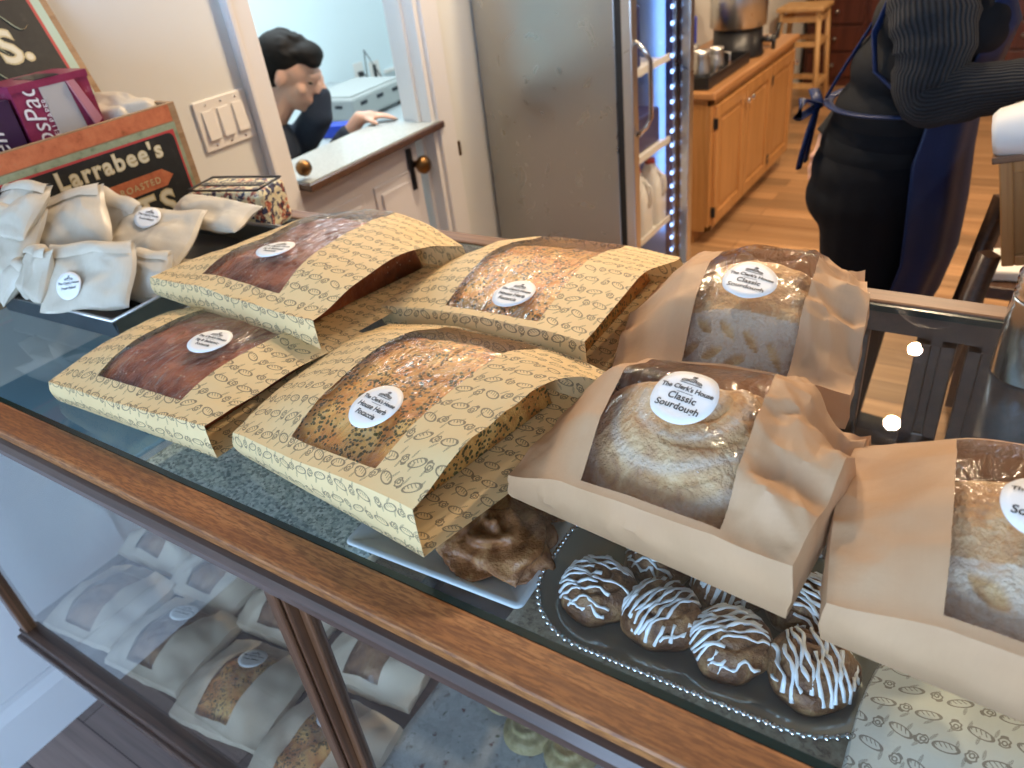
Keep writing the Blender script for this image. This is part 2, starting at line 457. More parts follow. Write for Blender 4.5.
def interp(grid, lin=False):
    G = np.array(grid, float); nr, nc = G.shape
    if lin:
        def fl(s, t):
            x = min(max(s, 0), 1)*(nc-1); y = min(max(t, 0), 1)*(nr-1); i = min(int(x), nc-2); j = min(int(y), nr-2); u, v = x-i, y-j
            u = u*.5 + .5*u*u*(3-2*u); v = v*.5 + .5*v*v*(3-2*v)
            return float((G[j,i]*(1-u) + G[j,i+1]*u)*(1-v) + (G[j+1,i]*(1-u) + G[j+1,i+1]*u)*v)
        return fl
    def cr(p0, p1, p2, p3, t):
        return p1 + .5*t*(p2 - p0 + t*(2*p0 - 5*p1 + 4*p2 - p3 + t*(3*(p1 - p2) + p3 - p0)))
    def f(s, t):
        x = min(max(s, 0), 1)*(nc-1); y = min(max(t, 0), 1)*(nr-1)
        i = min(int(x), nc-2); j = min(int(y), nr-2); u, v = x-i, y-j
        def at(a, c):
            a2 = min(max(a, 0), nc-1); c2 = min(max(c, 0), nr-1)
            val = G[c2, a2]
            if a < 0: val = 2*G[c2, 0] - G[c2, 1]
            if a > nc-1: val = 2*G[c2, nc-1] - G[c2, nc-2]
            return val
        rows = [cr(at(i-1, j+k), at(i, j+k), at(i+1, j+k), at(i+2, j+k), u) for k in (-1, 0, 1, 2)]
        return cr(*rows, v)
    return f

LOGO = [((-0.22, .46), (.12, .055), .2), ((0.0, .50), (.14, .07), .1), ((.22, .46), (.12, .055), -.2), ((0.02, .64), (.08, .045), .3)]
def label_parts(surf, cx, cy, r, rot, lines, parent, lift=.0016, squash=1.0):
    """round sticker following the surface; surf(x,y)->z in parent's local space"""
    ca, sa = math.cos(rot), math.sin(rot)
    def P(u, v, e):
        x = cx + (u*ca - v*sa)*r; y = cy + (u*sa + v*ca)*r*squash
        return (x, y, surf(x, y) + e)
    b = B(); n = 40; rings = []
    ctr = b.bm.verts.new(P(0, 0, lift))
    for q in (.25, .5, .75, 1.0, 1.0):
        e = lift if len(rings) < 4 else lift - .0012
        rings.append([b.bm.verts.new(P(q*math.cos(2*PI*k/n), q*math.sin(2*PI*k/n), e)) for k in range(n)])
    for k in range(n):
        b.face([ctr, rings[0][k], rings[0][(k+1) % n]], smooth=True)
        for a, c in zip(rings, rings[1:]): b.face([a[k], c[k], c[(k+1) % n], a[(k+1) % n]], smooth=True)
    lab = b.build('label_sticker', 'label_white', parent)
    tb = B(); e = lift + .0005
    for (txt, yy, sz, sp) in lines:
        add_text(tb, txt, lambda x, y, yy=yy: P(x, y + yy, e), sz, space=sp, off=.006)
    for (c0, (a_, b_), ro) in LOGO:                # little bread logo: outlined loaves over a board line
        m = 18; c1, s1 = math.cos(ro), math.sin(ro)
        def Q(k, f): 
            x, y = a_*f*math.cos(2*PI*k/m), b_*f*math.sin(2*PI*k/m)
            return P(c0[0] + x*c1 - y*s1, c0[1] + .02 + x*s1 + y*c1, e)
        o_ = [tb.bm.verts.new(Q(k, 1)) for k in range(m)]; i_ = [tb.bm.verts.new(Q(k, .72)) for k in range(m)]
        for k in range(m): tb.face([o_[k], o_[(k+1) % m], i_[(k+1) % m], i_[k]])
        for q in (-.4, 0, .4):
            pts = [(c0[0] + a_*q + dx, c0[1] + .02 + dy) for dx, dy in ((-.03, -b_*.6), (.0, -b_*.6), (.04, b_*.6), (.01, b_*.6))]
            tb.face([tb.bm.verts.new(P(*p, e)) for p in pts])
    for (x0, x1, yy, w) in ((-.34, .36, .385, .012), (-.26, .26, .035, .008)):
        tb.face([tb.bm.verts.new(P(x, y, e)) for x, y in ((x0, yy-w), (x1, yy-w), (x1, yy+w), (x0, yy+w))])
    tb.build('printed_lettering', 'ink', lab)
    return lab
def lines_for(kind):
    top = ("The Clerk's House", .12, .225, .98)
    if kind == 'sour': return [top, ('Classic', -.24, .32, 1.02), ('Sourdough', -.55, .32, 1.0)]
    if kind == 'herb': return [top, ('House Herb', -.25, .30, 1.0), ('Focaccia', -.57, .30, 1.0)]
    if kind == 'fig': return [top, ('Fig & Balsamic', -.22, .24, 1.0), ('Focaccia', -.50, .24, 1.0)]
    return [top, ('Fresh Baked', -.25, .24, 1.0)]

def make_bag(label, quad, z0, H, win, paper_m, group, cat='bread bag', fac=(0, .03, 1), open_end=False, lab=None, bulge=.006,
             wt=(0.09, 1.0), seed=1, n=(60, 48), name='bread_bag', lin=False, crs=0, facfn=None, wall_flare=0.0, skirt=0, lipdrop=0.0, smooth=True):
    """A paper bag lying on its side: quad = 4 base corners (front-left, front-right, back-right, back-left) in the world,
       H = rows (front to back) of heights, win = window span along the bag as ((s0,s1) at front, (s0,s1) at back)."""
    A, Bq, Cq, D = [Vector((*p, 0)) if len(p) == 2 else Vector(p) for p in quad]
    org = (A + Bq + Cq + D)/4; org.z = 0
    root = empty(name, (org.x, org.y, z0), 0, label, cat, group)
    A, Bq, Cq, D = [p - org for p in (A, Bq, Cq, D)]
    hf = interp(H, lin); F = facets(seed, fac[1]); F2 = facets(seed+50, fac[1]*.45); CW = creases(seed)
    L = ((Bq-A).length + (Cq-D).length)/2; W = ((D-A).length + (Cq-Bq).length)/2
    def base(s, t):
        p = (A*(1-s) + Bq*s)*(1-t) + (D*(1-s) + Cq*s)*t
        return p
    def h(s, t):
        ff = facfn(s, t) if facfn else 1
        v = hf(s, t) + fac[0]*ff*(F(s*L, t*W) + .4*F2(s*L, t*W)) + (crs*ff*CW(s*L, t*W) if crs else 0)
        return max(v, .004)
    def top(s, t):
        p = base(s, t); v = h(s, t)
        ex = bulge*math.sin(PI*t)*(s - .5)*2 + wall_flare*v*(s-.5)*2*0
        ey = bulge*math.sin(PI*s)*(t - .5)*2
        return Vector((p.x + ex, p.y + ey, p.z + v))
    ns, ntt = n
    # s columns that follow the (slanted) window edges
    def smap(i, t):
        a = win[0][0]*(1-t) + win[1][0]*t; b_ = win[0][1]*(1-t) + win[1][1]*t
        k = i/ns; k0, k1 = .30, .70
        if k <= k0: return a*k/k0
        if k <= k1: return a + (b_-a)*(k-k0)/(k1-k0)
        return b_ + (1-b_)*(k-k1)/(1-k1)
    k0i, k1i = round(.30*ns), round(.70*ns)
    tv = [wt[0]*j/4 for j in range(4)] + [wt[0] + (wt[1]-wt[0])*j/(ntt-4) for j in range(ntt-4)] + [wt[1] + (1-wt[1])*j/3 for j in range(4)] if wt[1] < 1 else \
         [wt[0]*j/4 for j in range(4)] + [wt[0] + (1-wt[0])*j/(ntt-4) for j in range(ntt-3)]
    if wt[0] == 0: tv = [j/ntt for j in range(ntt+1)]
    b = B(); fb = B(); V = {}; FV = {}
    U = lambda s, t: (s*L + seed*.37, t*W + seed*.21)
    def gv(st, cache, bb, i, j, lift=0):
        if (i, j) not in cache:
            t = tv[j]; s_ = smap(i, t); p = top(s_, t); cache[(i, j)] = (bb.bm.verts.new((p.x, p.y, p.z+lift)), s_, t)
        return cache[(i, j)]
    for j in range(len(tv)-1):
        for i in range(ns):
            isw = k0i <= i < k1i and tv[j] >= wt[0]-1e-6 and tv[j+1] <= wt[1]+1e-6 and win[0][1] > win[0][0]
            bb, ca = (fb, FV) if isw else (b, V)
            q = [gv(None, ca, bb, a, c) for a, c in ((i, j), (i+1, j), (i+1, j+1), (i, j+1))]
            bb.face([x[0] for x in q], smooth=smooth, uvs=[U(x[1], x[2]) for x in q])
    nh = 5
    def wall(path, mi=0, crease=.004):
        """path: list of (s,t)"""
        rows = []
        for k, (s_, t_) in enumerate(path):
            tp = top(s_, t_); bp = base(s_, t_)
            rows.append([])
            for m in range(nh+1):
                q = m/nh; p = Vector((bp.x*(1-q) + tp.x*q, bp.y*(1-q) + tp.y*q, bp.z + (tp.z - bp.z)*q))
                nrm = Vector((bp.x, bp.y, 0)); nrm.normalize()
                p += nrm*(math.sin(PI*q)*crease + fac[0]*.5*F2(s_*L+q*.06, t_*W+q*.06)*math.sin(PI*q))
                rows[-1].append(b.bm.verts.new(p))
        for k in range(len(path)-1):
            for m in range(nh):
                (s1, t1), (s2, t2) = path[k], path[k+1]
                def UV(s_, t_, q):
                    hh = h(s_, t_)
                    if path[0][1] == path[-1][1]: return (s_*L + seed*.37, (t_*W - (hh*(1-q) if t_ < .5 else -hh*(1-q))) + seed*.21)
                    return (s_*L - hh*(1-q) + seed*.37, t_*W + seed*.21)
                b.face([rows[k][m], rows[k+1][m], rows[k+1][m+1], rows[k][m+1]], smooth=smooth,
                       uvs=[UV(s1, t1, m/nh), UV(s2, t2, m/nh), UV(s2, t2, (m+1)/nh), UV(s1, t1, (m+1)/nh)])
    N = 36
    wall([(smap(i, 0), 0) for i in range(ns+1)]); wall([(smap(i, 1), 1) for i in range(ns+1)])
    wall([(0, tv[j]) for j in range(len(tv))])
    if not open_end: wall([(1, tv[j]) for j in range(len(tv))])
    # bottom sheet
    nb = 12
    b.grid(lambda u, v: base(u, v) + Vector((0, 0, .0012 + (lipdrop*max(0, (u-.8)/.2)**2*math.sin(PI*v)))), nb, nb, uvfn=lambda u, v: (u*L + 2, v*W + 3))
    pm = crisp(b.build('paper_sleeve', paper_m, root, weld=True), 32)
    if win[0][1] > win[0][0]: fb.build('clear_window', 'clear_film', root)
    else: fb.bm.free()
    # local xy -> (s,t) by Newton
    def inv(x, y):
        s_, t_ = .5, .5
        for _ in range(8):
            p = top(s_, t_); e = .01
            ps = (top(s_+e, t_)-p)/e; pt = (top(s_, t_+e)-p)/e
            dx, dy = x-p.x, y-p.y; det = ps.x*pt.y - ps.y*pt.x
            s_ += (dx*pt.y - dy*pt.x)/det; t_ += (ps.x*dy - ps.y*dx)/det
        return s_, t_
    if lab:
        kind, ls, lt_, r, ro = lab
        c = top(ls, lt_)
        def surf(x, y):
            s_, t_ = inv(x, y)
            return base(s_, t_).z + hf(s_, t_)*.6 + h(s_, t_)*.4
        label_parts(surf, c.x, c.y, r, ro, lines_for(kind), root, lift=.0028)
    return root, base, h, top, org, z0

def leafmask(u, v, specs):
    m = 0
    for (cx, cy, a, w, rot) in specs:
        c, s_ = math.cos(rot), math.sin(rot); x = ((u-cx)*c + (v-cy)*s_)/a; y = (-(u-cx)*s_ + (v-cy)*c)/w
        if abs(x) < 1:
            k = (1 - x*x) - abs(y)*1.0
            if k > 0: m = max(m, min(1, k*3))
            elif k > -.35: m = min(m, 0) if m > 0 else min(m, k)
    return m
def loaf_in(bag, label, cat, mat, s0, s1, t0, t1, gap=.005, shape='slab', lump=.002, seed=1, marks=None, flour=None, group=None, name='focaccia_loaf', n=90):
    root, base, h, top, org, z0 = bag
    c = base((s0+s1)/2, (t0+t1)/2)
    o_ = Vector((org.x + c.x, org.y + c.y, z0))
    F = facets(seed+7, .014); F3 = facets(seed+9, .035)
    b = B(); fl = b.bm.verts.layers.float.new('flour')
    vs = {}
    def P(u, v):
        s_ = s0 + (s1-s0)*u; t_ = t0 + (t1-t0)*v
        if shape == 'boule':                       # square -> disc
            a, bb = 2*u-1, 2*v-1
            x = a*math.sqrt(max(0, 1-bb*bb/2)); y = bb*math.sqrt(max(0, 1-a*a/2))
            s_ = (s0+s1)/2 + x*(s1-s0)/2; t_ = (t0+t1)/2 + y*(t1-t0)/2
            edge = 1 - (x*x+y*y); prof = max(0, edge)**.21
        else:
            eu = min(u, 1-u)*2; ev = min(v, 1-v)*2
            prof = (1 - (1-min(1, eu*6))**2)**.5 * (1 - (1-min(1, ev*6))**2)**.5
        p = base(s_, t_); hh = h(s_, t_) - gap
        x_, y_ = p.x + org.x - o_.x, p.y + org.y - o_.y
        lm = lump*(F(x_, y_)*1.0 + F3(x_, y_)*1.6)
        m = marks(x_, y_) if marks else 0
        zz = p.z + .003 + max(0, (hh - .003))*prof*(.93) + lm*prof - (.0035*m if m > 0 else .001*m*3)*prof
        return (x_, y_, min(zz, p.z + max(hh, .003))), m
    for j in range(n+1):
        for i in range(n+1):
            (co, m) = P(i/n, j/n); v = b.bm.verts.new(co); vs[(i, j)] = v
            x_, y_ = co[0], co[1]
            f = flour(x_, y_) if flour else 0
            v[fl] = max(0, f*(1 - max(0, m)))
    for j in range(n):
        for i in range(n): b.face([vs[(i, j)], vs[(i+1, j)], vs[(i+1, j+1)], vs[(i, j+1)]], smooth=True)
    rim = [vs[(i, 0)] for i in range(n+1)] + [vs[(n, j)] for j in range(1, n+1)] + [vs[(i, n)] for i in range(n-1, -1, -1)] + [vs[(0, j)] for j in range(n-1, 0, -1)]
    lo = [b.bm.verts.new((v.co.x*.97, v.co.y*.97, .0025 + base(.5, .5).z)) for v in rim]
    for k in range(len(rim)): b.face([rim[k], lo[k], lo[(k+1) % len(rim)], rim[(k+1) % len(rim)]], smooth=True)
    b.face(lo[::-1])
    o = b.build(name, mat, None, loc=o_)
    return tag(o, label, cat, group)
# ------------------------------------------------------------------ camera
CAM = Vector((0, 0, 1.58)); FPX = 745.8; PITCH, ROLL, YAW = .56906, -.13317, -.63696
_F = Vector((math.sin(YAW)*math.cos(PITCH), math.cos(YAW)*math.cos(PITCH), -math.sin(PITCH)))
_R = Vector((math.cos(YAW), -math.sin(YAW), 0)); _U = _R.cross(_F)
CR = _R*math.cos(ROLL) + _U*math.sin(ROLL); CU = -_R*math.sin(ROLL) + _U*math.cos(ROLL)
def at(px, py, **k):
    """survey helper: where the sight line through a pixel meets the plane x=, y= or z="""
    d = CR*(px-512)/FPX - CU*(py-384)/FPX + _F
    (ax, val), = k.items(); i = 'xyz'.index(ax)
    return CAM + d*((val - CAM[i])/d[i])
cd = bpy.data.cameras.new('camera'); cam = bpy.data.objects.new('camera', cd); col.objects.link(cam)
cam.matrix_world = Matrix((( CR.x, CU.x, -_F.x, CAM.x), (CR.y, CU.y, -_F.y, CAM.y), (CR.z, CU.z, -_F.z, CAM.z), (0, 0, 0, 1)))
cd.sensor_width = 36; cd.lens = FPX/1024*36; cd.clip_start = .02
cd.dof.use_dof = True; cd.dof.focus_distance = .78; cd.dof.aperture_fstop = 6.5
bpy.context.scene.camera = cam

# ------------------------------------------------------------------ room shell
DY0, DY1, DZ = 1.385, 2.045, 2.05
XR, YB, YF = 3.2, 7.4, -3.0
def st(name, mat, dims, parent=None, bev=0): return structure(bx(name, mat, dims, parent, bev))
st('floor', 'front_floor', (WX-.1, XR, YF, .62, -.06, 0)); st('floor', 'floor_wood', (WX-.1, XR, .62, YB, -.06, 0))
st('floor', 'floor_wood', (-4.3, WX-.1, .2, 5.4, -.06, 0))
st('ceiling', 'ceiling_paint', (-4.3, XR, YF, YB, CEIL, CEIL+.06))
b = B(); b.box(WX-.1, WX, YF, DY0, 0, CEIL).box(WX-.1, WX, DY1, YB, 0, CEIL).box(WX-.1, WX, DY0, DY1, DZ, CEIL)
structure(b.build('wall_left', 'cream_wall'))
st('wall_right', 'room_wall', (XR, XR+.08, YF, YB, 0, CEIL)); st('wall_back', 'room_wall', (WX-.1, XR, YB, YB+.08, 0, CEIL))
b = B(); WX0, WX1, WZ0, WZ1 = -1.3, 1.9, .35, 2.25
b.box(WX-.1, WX0, YF-.1, YF, 0, CEIL).box(WX1, XR, YF-.1, YF, 0, CEIL).box(WX0, WX1, YF-.1, YF, 0, WZ0).box(WX0, WX1, YF-.1, YF, WZ1, CEIL)
structure(b.build('wall_front', 'cream_wall'))
b = B()
for x in (WX0, (WX0*2+WX1)/3, (WX0+2*WX1)/3, WX1): b.box(x-.03, x+.03, YF-.06, YF+.02, WZ0, WZ1)
for z in (WZ0, WZ1): b.box(WX0-.03, WX1+.03, YF-.06, YF+.03, z-.03, z+.03)
w = structure(b.build('window_1', 'white_trim'))
st('sky_beyond', 'window_sky', (WX0-.1, WX1+.1, YF-.2, YF-.16, WZ0-.1, WZ1+.1))
# side room
st('wall_side_room_far', 'blue_wall', (-3.55, -3.47, .2, 5.4, 0, CEIL)); st('wall_side_room_near', 'blue_wall', (-3.55, WX-.1, .12, .2, 0, CEIL))
st('wall_side_room_back', 'blue_wall', (-3.55, WX-.1, 4.3, 4.38, 0, CEIL))
# door casings and baseboard
b = B(); b.box(WX, WX+.018, DY0-.075, DY0, 0, DZ+.08); b.box(WX+.018, WX+.028, DY0-.075, DY0-.06, 0, DZ+.08); b.box(WX-.1, WX, DY0-.005, DY0+.012, 0, DZ)
structure(b.build('trim_1', 'white_trim', bevel=.003))
b = B(); b.box(WX, WX+.018, DY1, DY1+.085, 0, DZ+.08).box(WX-.12, WX+.004, DY1-.022, DY1, 0, DZ).box(WX-.06, WX-.04, DY1-.035, DY1-.02, 0, DZ)
structure(b.build('trim_2', 'white_trim', bevel=.003))
st('trim_3', 'white_trim', (WX, WX+.018, DY0, DY1, DZ, DZ+.08))
b = B(); b.poly([(WX+.0, 0), (WX+.018, 0), (WX+.018, .13), (WX+.010, .16), (WX+.010, .175), (WX, .18)], YF, DY0-.08, 'y')
structure(b.build('baseboard_left', 'white_wall'))
b = B(); b.box(WX, WX+.012, YF, .55, .18, .80).box(WX, WX+.02, YF, .55, .80, .83)
structure(b.build('trim_4', 'white_wall'))

# half door with a ledge
dd = structure(empty('door_1', (WX-.05, DY0, 0)))
d = B(); d.box(-.02, .02, .012, .575, .02, .955)
for (y0, y1) in ((.07, .28), (.33, .53)):
    for (z0, z1) in ((.12, .45), (.53, .86)):
        d.box(.018, .026, y0, y1, z0, z1); d.box(.024, .034, y0+.025, y1-.025, z0+.03, z1-.03)
o = d.build('door_panel', 'door_paint', dd, bevel=.004)
d = B(); d.lathe([(.0, 0), (.012, 0), (.012, .025), (.028, .035), (.031, .05), (.022, .062), (0, .065)], seg=20, mtx=Matrix.Translation((.02, .545, .872)) @ Matrix.Rotation(PI/2, 4, 'Y'))
d.build('door_handle', 'brass', dd)
bx('latch_plate', 'black_metal', (.02, .032, .515, .535, .79, .93), dd, .002)
bx('strike_plate', 'brass', (.056, .064, .755, .765, .84, .89), dd)
b = B()
b.poly([(-1.632, 1.392), (-1.662, 2.062), (-1.735, 2.085), (-1.93, 2.04), (-1.90, 1.50), (-1.80, 1.40)], .962, .984)
lb = tag(b.build('ledge', ['oak_dark'], None, bevel=.004), 'speckled grey ledge with a dark wood edge on top of the half door', 'ledge')
b = B(); b.poly([(-1.644, 1.400), (-1.672, 2.050), (-1.735, 2.070), (-1.915, 2.03), (-1.885, 1.51), (-1.79, 1.412)], .984, .988)
b.build('speckled_top', 'counter_speckle', lb)
b = B(); b.lathe([(0, 0), (.017, 0), (.023, .01), (.023, .024), (.014, .035), (0, .037)], seg=20, mtx=Matrix.Translation((WX-.005, 1.425, 1.02)) @ Matrix.Rotation(PI/2, 4, 'Y'))
tag(b.build('door_knob', 'brass'), 'round bronze knob at the left end of the half door ledge', 'knob')

# light switch plate with three rockers
sp = empty('switch_plate', (WX, 1.225, 1.203), 0, 'white triple rocker switch plate on the cream wall', 'light switch')
bx('cover_plate', 'white_plastic', (0, .006, -.080, .080, -.060, .060), sp, .003)
for k in (-1, 0, 1):
    b = B(); b.box(.006, .0065, k*.046-.0185, k*.046+.0185, -.036, .036); b.poly([(.0065, -.0335), (.0125, -.0335), (.0085, .0335), (.0065, .0335)], k*.046-.0165, k*.046+.0165, 'y')
    b.build('rocker', 'white_plastic', sp)
for k in (-1, 0, 1):
    for z in (-.048, .048):
        b = B(); b.lathe([(0, .0075), (.003, .0072), (.0035, .006)], seg=10, mtx=Matrix.Translation((0, k*.046, z)) @ Matrix.Rotation(PI/2, 4, 'Y'))
        b.build('screw', 'chrome', sp)
# second outlet plate lower left behind the crate
bx_ = B().box(WX, WX+.006, .93, 1.045, 1.085, 1.205, bev=.002).build('outlet_plate', 'white_plastic')
tag(bx_, 'white outlet plate on the wall behind the vintage crate corner', 'outlet')

# ------------------------------------------------------------------ ceiling lights and light sources
def lamp(x, y, label):
    r = empty('ceiling_light', (x, y, CEIL), 0, label, 'ceiling light', None)
    B().lathe([(.034, 0), (.075, 0), (.075, -.008), (.034, -.004)], seg=28).build('trim_ring', 'white_trim', r)
    B().lathe([(0, -.002), (.034, -.002)], seg=28).build('bulb_face', 'lamp_glow', r)
    return r
for (x, y, lb) in ((-.2, 3.44, 'recessed ceiling light above the aisle beside the oak cabinet'), (-.19, 2.81, 'recessed ceiling light above the person in the apron'),
                   (1.7, 3.1, 'recessed ceiling light over the right side of the shop'),
                   (-.55, 5.6, 'recessed ceiling light in front of the red drawer chest'), (1.3, 5.4, 'recessed ceiling light at the far right of the shop')):
    lamp(x, y, lb)
def area(name, loc, size, power, color, rot=(0, 0, 0), sy=None, spread=None):
    l = bpy.data.lights.new(name, 'AREA'); l.energy = power; l.color = color; l.size = size
    if sy: l.shape = 'RECTANGLE'; l.size_y = sy
    if spread: l.spread = spread
    o = bpy.data.objects.new(name, l); col.objects.link(o); o.location = loc; o.rotation_euler = rot; return o
WARM = (1, .75, .49)
def spot(x, y, p, size=.028):
    l = bpy.data.lights.new('lamp_light', 'SPOT'); l.energy = p*1.2; l.color = WARM; l.shadow_soft_size = size; l.spot_size = 2.5; l.spot_blend = .6
    o = bpy.data.objects.new('lamp_light', l); col.objects.link(o); o.location = (x, y, CEIL-.03); return o
for (x, y, p) in ((-.2, 3.44, 55), (-.19, 2.81, 55), (1.7, 3.1, 40), (-.55, 5.6, 60), (1.3, 5.4, 50), (-.84, 2.37, 55), (-1.1, 1.9, 50), (.9, 2.2, 45)): spot(x, y, p)
lamp(-.84, 2.37, 'recessed ceiling light in front of the fridge'); lamp(-1.1, 1.9, 'recessed ceiling light beside the half door'); lamp(.9, 2.2, 'recessed ceiling light right of the person in the apron')
area('window_light', (.3, YF+.08, 1.35), 3.0, 88, (.43, .65, 1), (PI/2, 0, 0), 1.8)
sf = empty('added_panel', (-2.5, 2.3, CEIL), 0, 'square panel added on the unseen side room ceiling as fixture for the fill light', 'ceiling light')  # added fixture, out of view, for the fill light below it
bx('panel_frame', 'white_trim', (-.62, .62, -.62, .62, -.03, -.001), sf, .004); plain('diffuser', (.9, .9, .9), .5); bx('panel_diffuser', 'diffuser', (-.59, .59, -.59, .59, -.036, -.031), sf)
area('side_room_fill', (-2.5, 2.3, CEIL-.05), 1.4, 46, (.82, .94, 1))  # fill added to brighten the side room, no lamp known there
w = bpy.data.worlds.new('world'); bpy.context.scene.world = w; w.use_nodes = True
w.node_tree.nodes['Background'].inputs[0].default_value = (.75, .82, 1, 1); w.node_tree.nodes['Background'].inputs[1].default_value = .25
vs = bpy.context.scene.view_settings; bpy.context.scene.display_settings.display_device = 'sRGB'
vs.view_transform = 'Standard'; vs.look = 'None'; vs.gamma = 1; vs.use_curve_mapping = False; vs.exposure = .35
# ------------------------------------------------------------------ display case
CX0, CX1, CY0, CY1 = -1.60, 1.35, .259, .985
GY0, GY1 = .302, .945
SH = .905        # upper shelf
BZ = .345        # bottom of the case
case = empty('display_case', (0, CY0, BZ), 0, 'long antique oak and glass bakery display case with bagged loaves on top', 'display case')
def cb(name, mat, dims, bev=0, parent=None):
    x0, x1, y0, y1, z0, z1 = dims
    return bx(name, mat, (x0, x1, y0-CY0, y1-CY0, z0-BZ, z1-BZ), parent or case, bev)
cb('front_rail', 'oak_rail', (CX0, CX1, CY0, GY0-.003, 1.062, GZ+.002), .004)
b = B()      # rounded moulding under the rail
prof = [(.0, 1.090), (-.006, 1.089), (-.011, 1.083), (-.012, 1.076), (-.008, 1.070), (-.004, 1.068), (-.006, 1.066), (-.004, 1.062), (.0, 1.060), (.004, 1.060), (.012, 1.060), (.012, 1.090)]
b.poly([(y, z-BZ) for y, z in prof], CX0, CX1, 'x', smooth=False); b.build('front_moulding', 'oak_dark', case)
cb('back_rail', 'back_rail_wood', (CX0, CX1, GY1+.003, CY1, 1.088, GZ+.003), .004)
cb('back_rail_shade', 'walnut', (CX0, CX1, GY1+.004, CY1-.002, 1.06, 1.0878))  # inner side of the rail, its shade painted in as darker wood
cb('side_rail', 'oak_rail', (CX0, CX0+.045, GY0, GY1, 1.062, GZ+.002), .003); cb('side_rail', 'oak_rail', (CX1-.045, CX1, GY0, GY1, 1.062, GZ+.002), .003)
cb('glass_top', 'counter_glass', (CX0+.046, CX1-.046, GY0+.004, GY1-.004, GZ-.007, GZ))
g = [o for o in case.children if o.name.startswith('glass_top')][0]
bmg = bmesh.new(); bmg.from_mesh(g.data)      # keep the two faces, drop the rim (the rim is the green edge strip)
bmesh.ops.delete(bmg, geom=[f for f in bmg.faces if abs(f.normal.z) < .5 or f.normal.z < -.5], context='FACES'); bmg.to_mesh(g.data); bmg.free()
cb('glass_edge', 'glass_edge', (CX0+.046, CX1-.046, GY0-.003, GY0+.004, GZ-.008, GZ+.0002)); cb('glass_edge', 'glass_edge', (CX0+.046, CX1-.046, GY1-.004, GY1+.003, GZ-.008, GZ+.0002))
for x in (CX0, CX1-.032): cb('corner_post', 'oak_upright', (x, x+.032, CY0, CY0+.03, BZ+.02, 1.065), .004)
for x in (CX0, CX1-.032): cb('corner_post', 'oak_upright', (x, x+.032, CY1-.03, CY1, BZ+.02, 1.065), .004)
for x in (-.515, .45):
    b = B(); b.box(x, x+.022, 0, .022, 0, 1.065-BZ-.02).box(x+.003, x+.019, -.006, 0, .0, 1.065-BZ-.02); b.box(x+.022, x+.034, .010, .024, 0, 1.065-BZ-.02)
    b.build('centre_post', 'oak_upright', case, loc=(0, 0, .02), bevel=.003)
b = B(); b.box(CX0-.01, CX1, -.012, .03, 0, .018).box(CX0, CX1, -.004, .03, .018, .038); b.build('bottom_rail', 'oak_dark', case, bevel=.003)
cb('bottom_rail', 'oak_dark', (CX0, CX1, CY1-.03, CY1, BZ, BZ+.04), .003)
for x in (CX0, CX1-.03): cb('bottom_rail', 'oak_dark', (x, x+.03, CY0+.03, CY1-.03, BZ, BZ+.04), .003)
cb('bottom_board', 'oak_dark', (CX0+.03, CX1-.03, CY0+.03, CY1-.03, BZ+.005, BZ+.030))
for x0, x1 in ((CX0+.032, -.515), (-.493, .45), (.472, CX1-.032)): 
    cb('front_pane', 'pane_glass', (x0, x1, CY0+.012, CY0+.0125, BZ+.038, 1.062))
    q = case.children[-1] if False else None
for x in (CX0+.012, CX1-.012):
    b = B(); b.face([b.bm.verts.new(p) for p in ((x, .03, .04), (x, CY1-CY0-.03, .04), (x, CY1-CY0-.03, 1.062-BZ), (x, .03, 1.062-BZ))]); b.build('side_pane', 'pane_glass', case)
# back: dark sliding doors, two of them left ajar
for (x0, x1) in ((CX0+.03, -.62), (-.60, -.112), (-.056, -.010), (.001, .45), (.47, CX1-.03)):
    b = B(); y = CY1-CY0-.024; z0, z1 = .04, .72; f = .030
    for (a0, a1, c0, c1) in ((x0, x1, z0, z0+f), (x0, x1, z1-.022, z1), (x0, x0+f*.6, z0, z1), (x1-f*.6, x1, z0, z1), (x0, x1, SH-BZ-.055, SH-BZ)): b.box(a0, a1, y, y+.014, c0, c1)
    b.box(x0+.01, x1-.01, y+.004, y+.009, z0+.01, z1-.01)
    o = b.build('back_door', 'walnut', case, bevel=.002)
b = B(); b.box(CX0+.034, CX1-.034, .080, CY1-CY0-.04, SH-.006-BZ, SH-BZ)
o = b.build('shelf', 'pane_glass', case)
bmg = bmesh.new(); bmg.from_mesh(o.data); bmesh.ops.delete(bmg, geom=[f for f in bmg.faces if f.normal.z < .5], context='FACES'); bmg.to_mesh(o.data); bmg.free()
cb('shelf_edge', 'glass_edge', (CX0+.034, CX1-.034, CY0+.077, CY0+.080, SH-.006, SH))
for x in (CX0+.05, -.50, .46, CX1-.08): cb('shelf_bracket', 'black_metal', (x, x+.02, CY0+.09, CY1-.045, SH-.02, SH-.007))
for x in (CX0+.30, -.1, CX1-.06):
    for y in (CY0+.30, CY1-.06):
        b = B(); b.lathe([(.022, 0), (.030, .01), (.018, .04), (.034, .11), (.040, .2), (.030, .26), (.045, .30), (.045, BZ)], c=(x+.025, y+.025-CY0, -BZ), seg=20)
        b.build('leg', 'oak_dark', case)

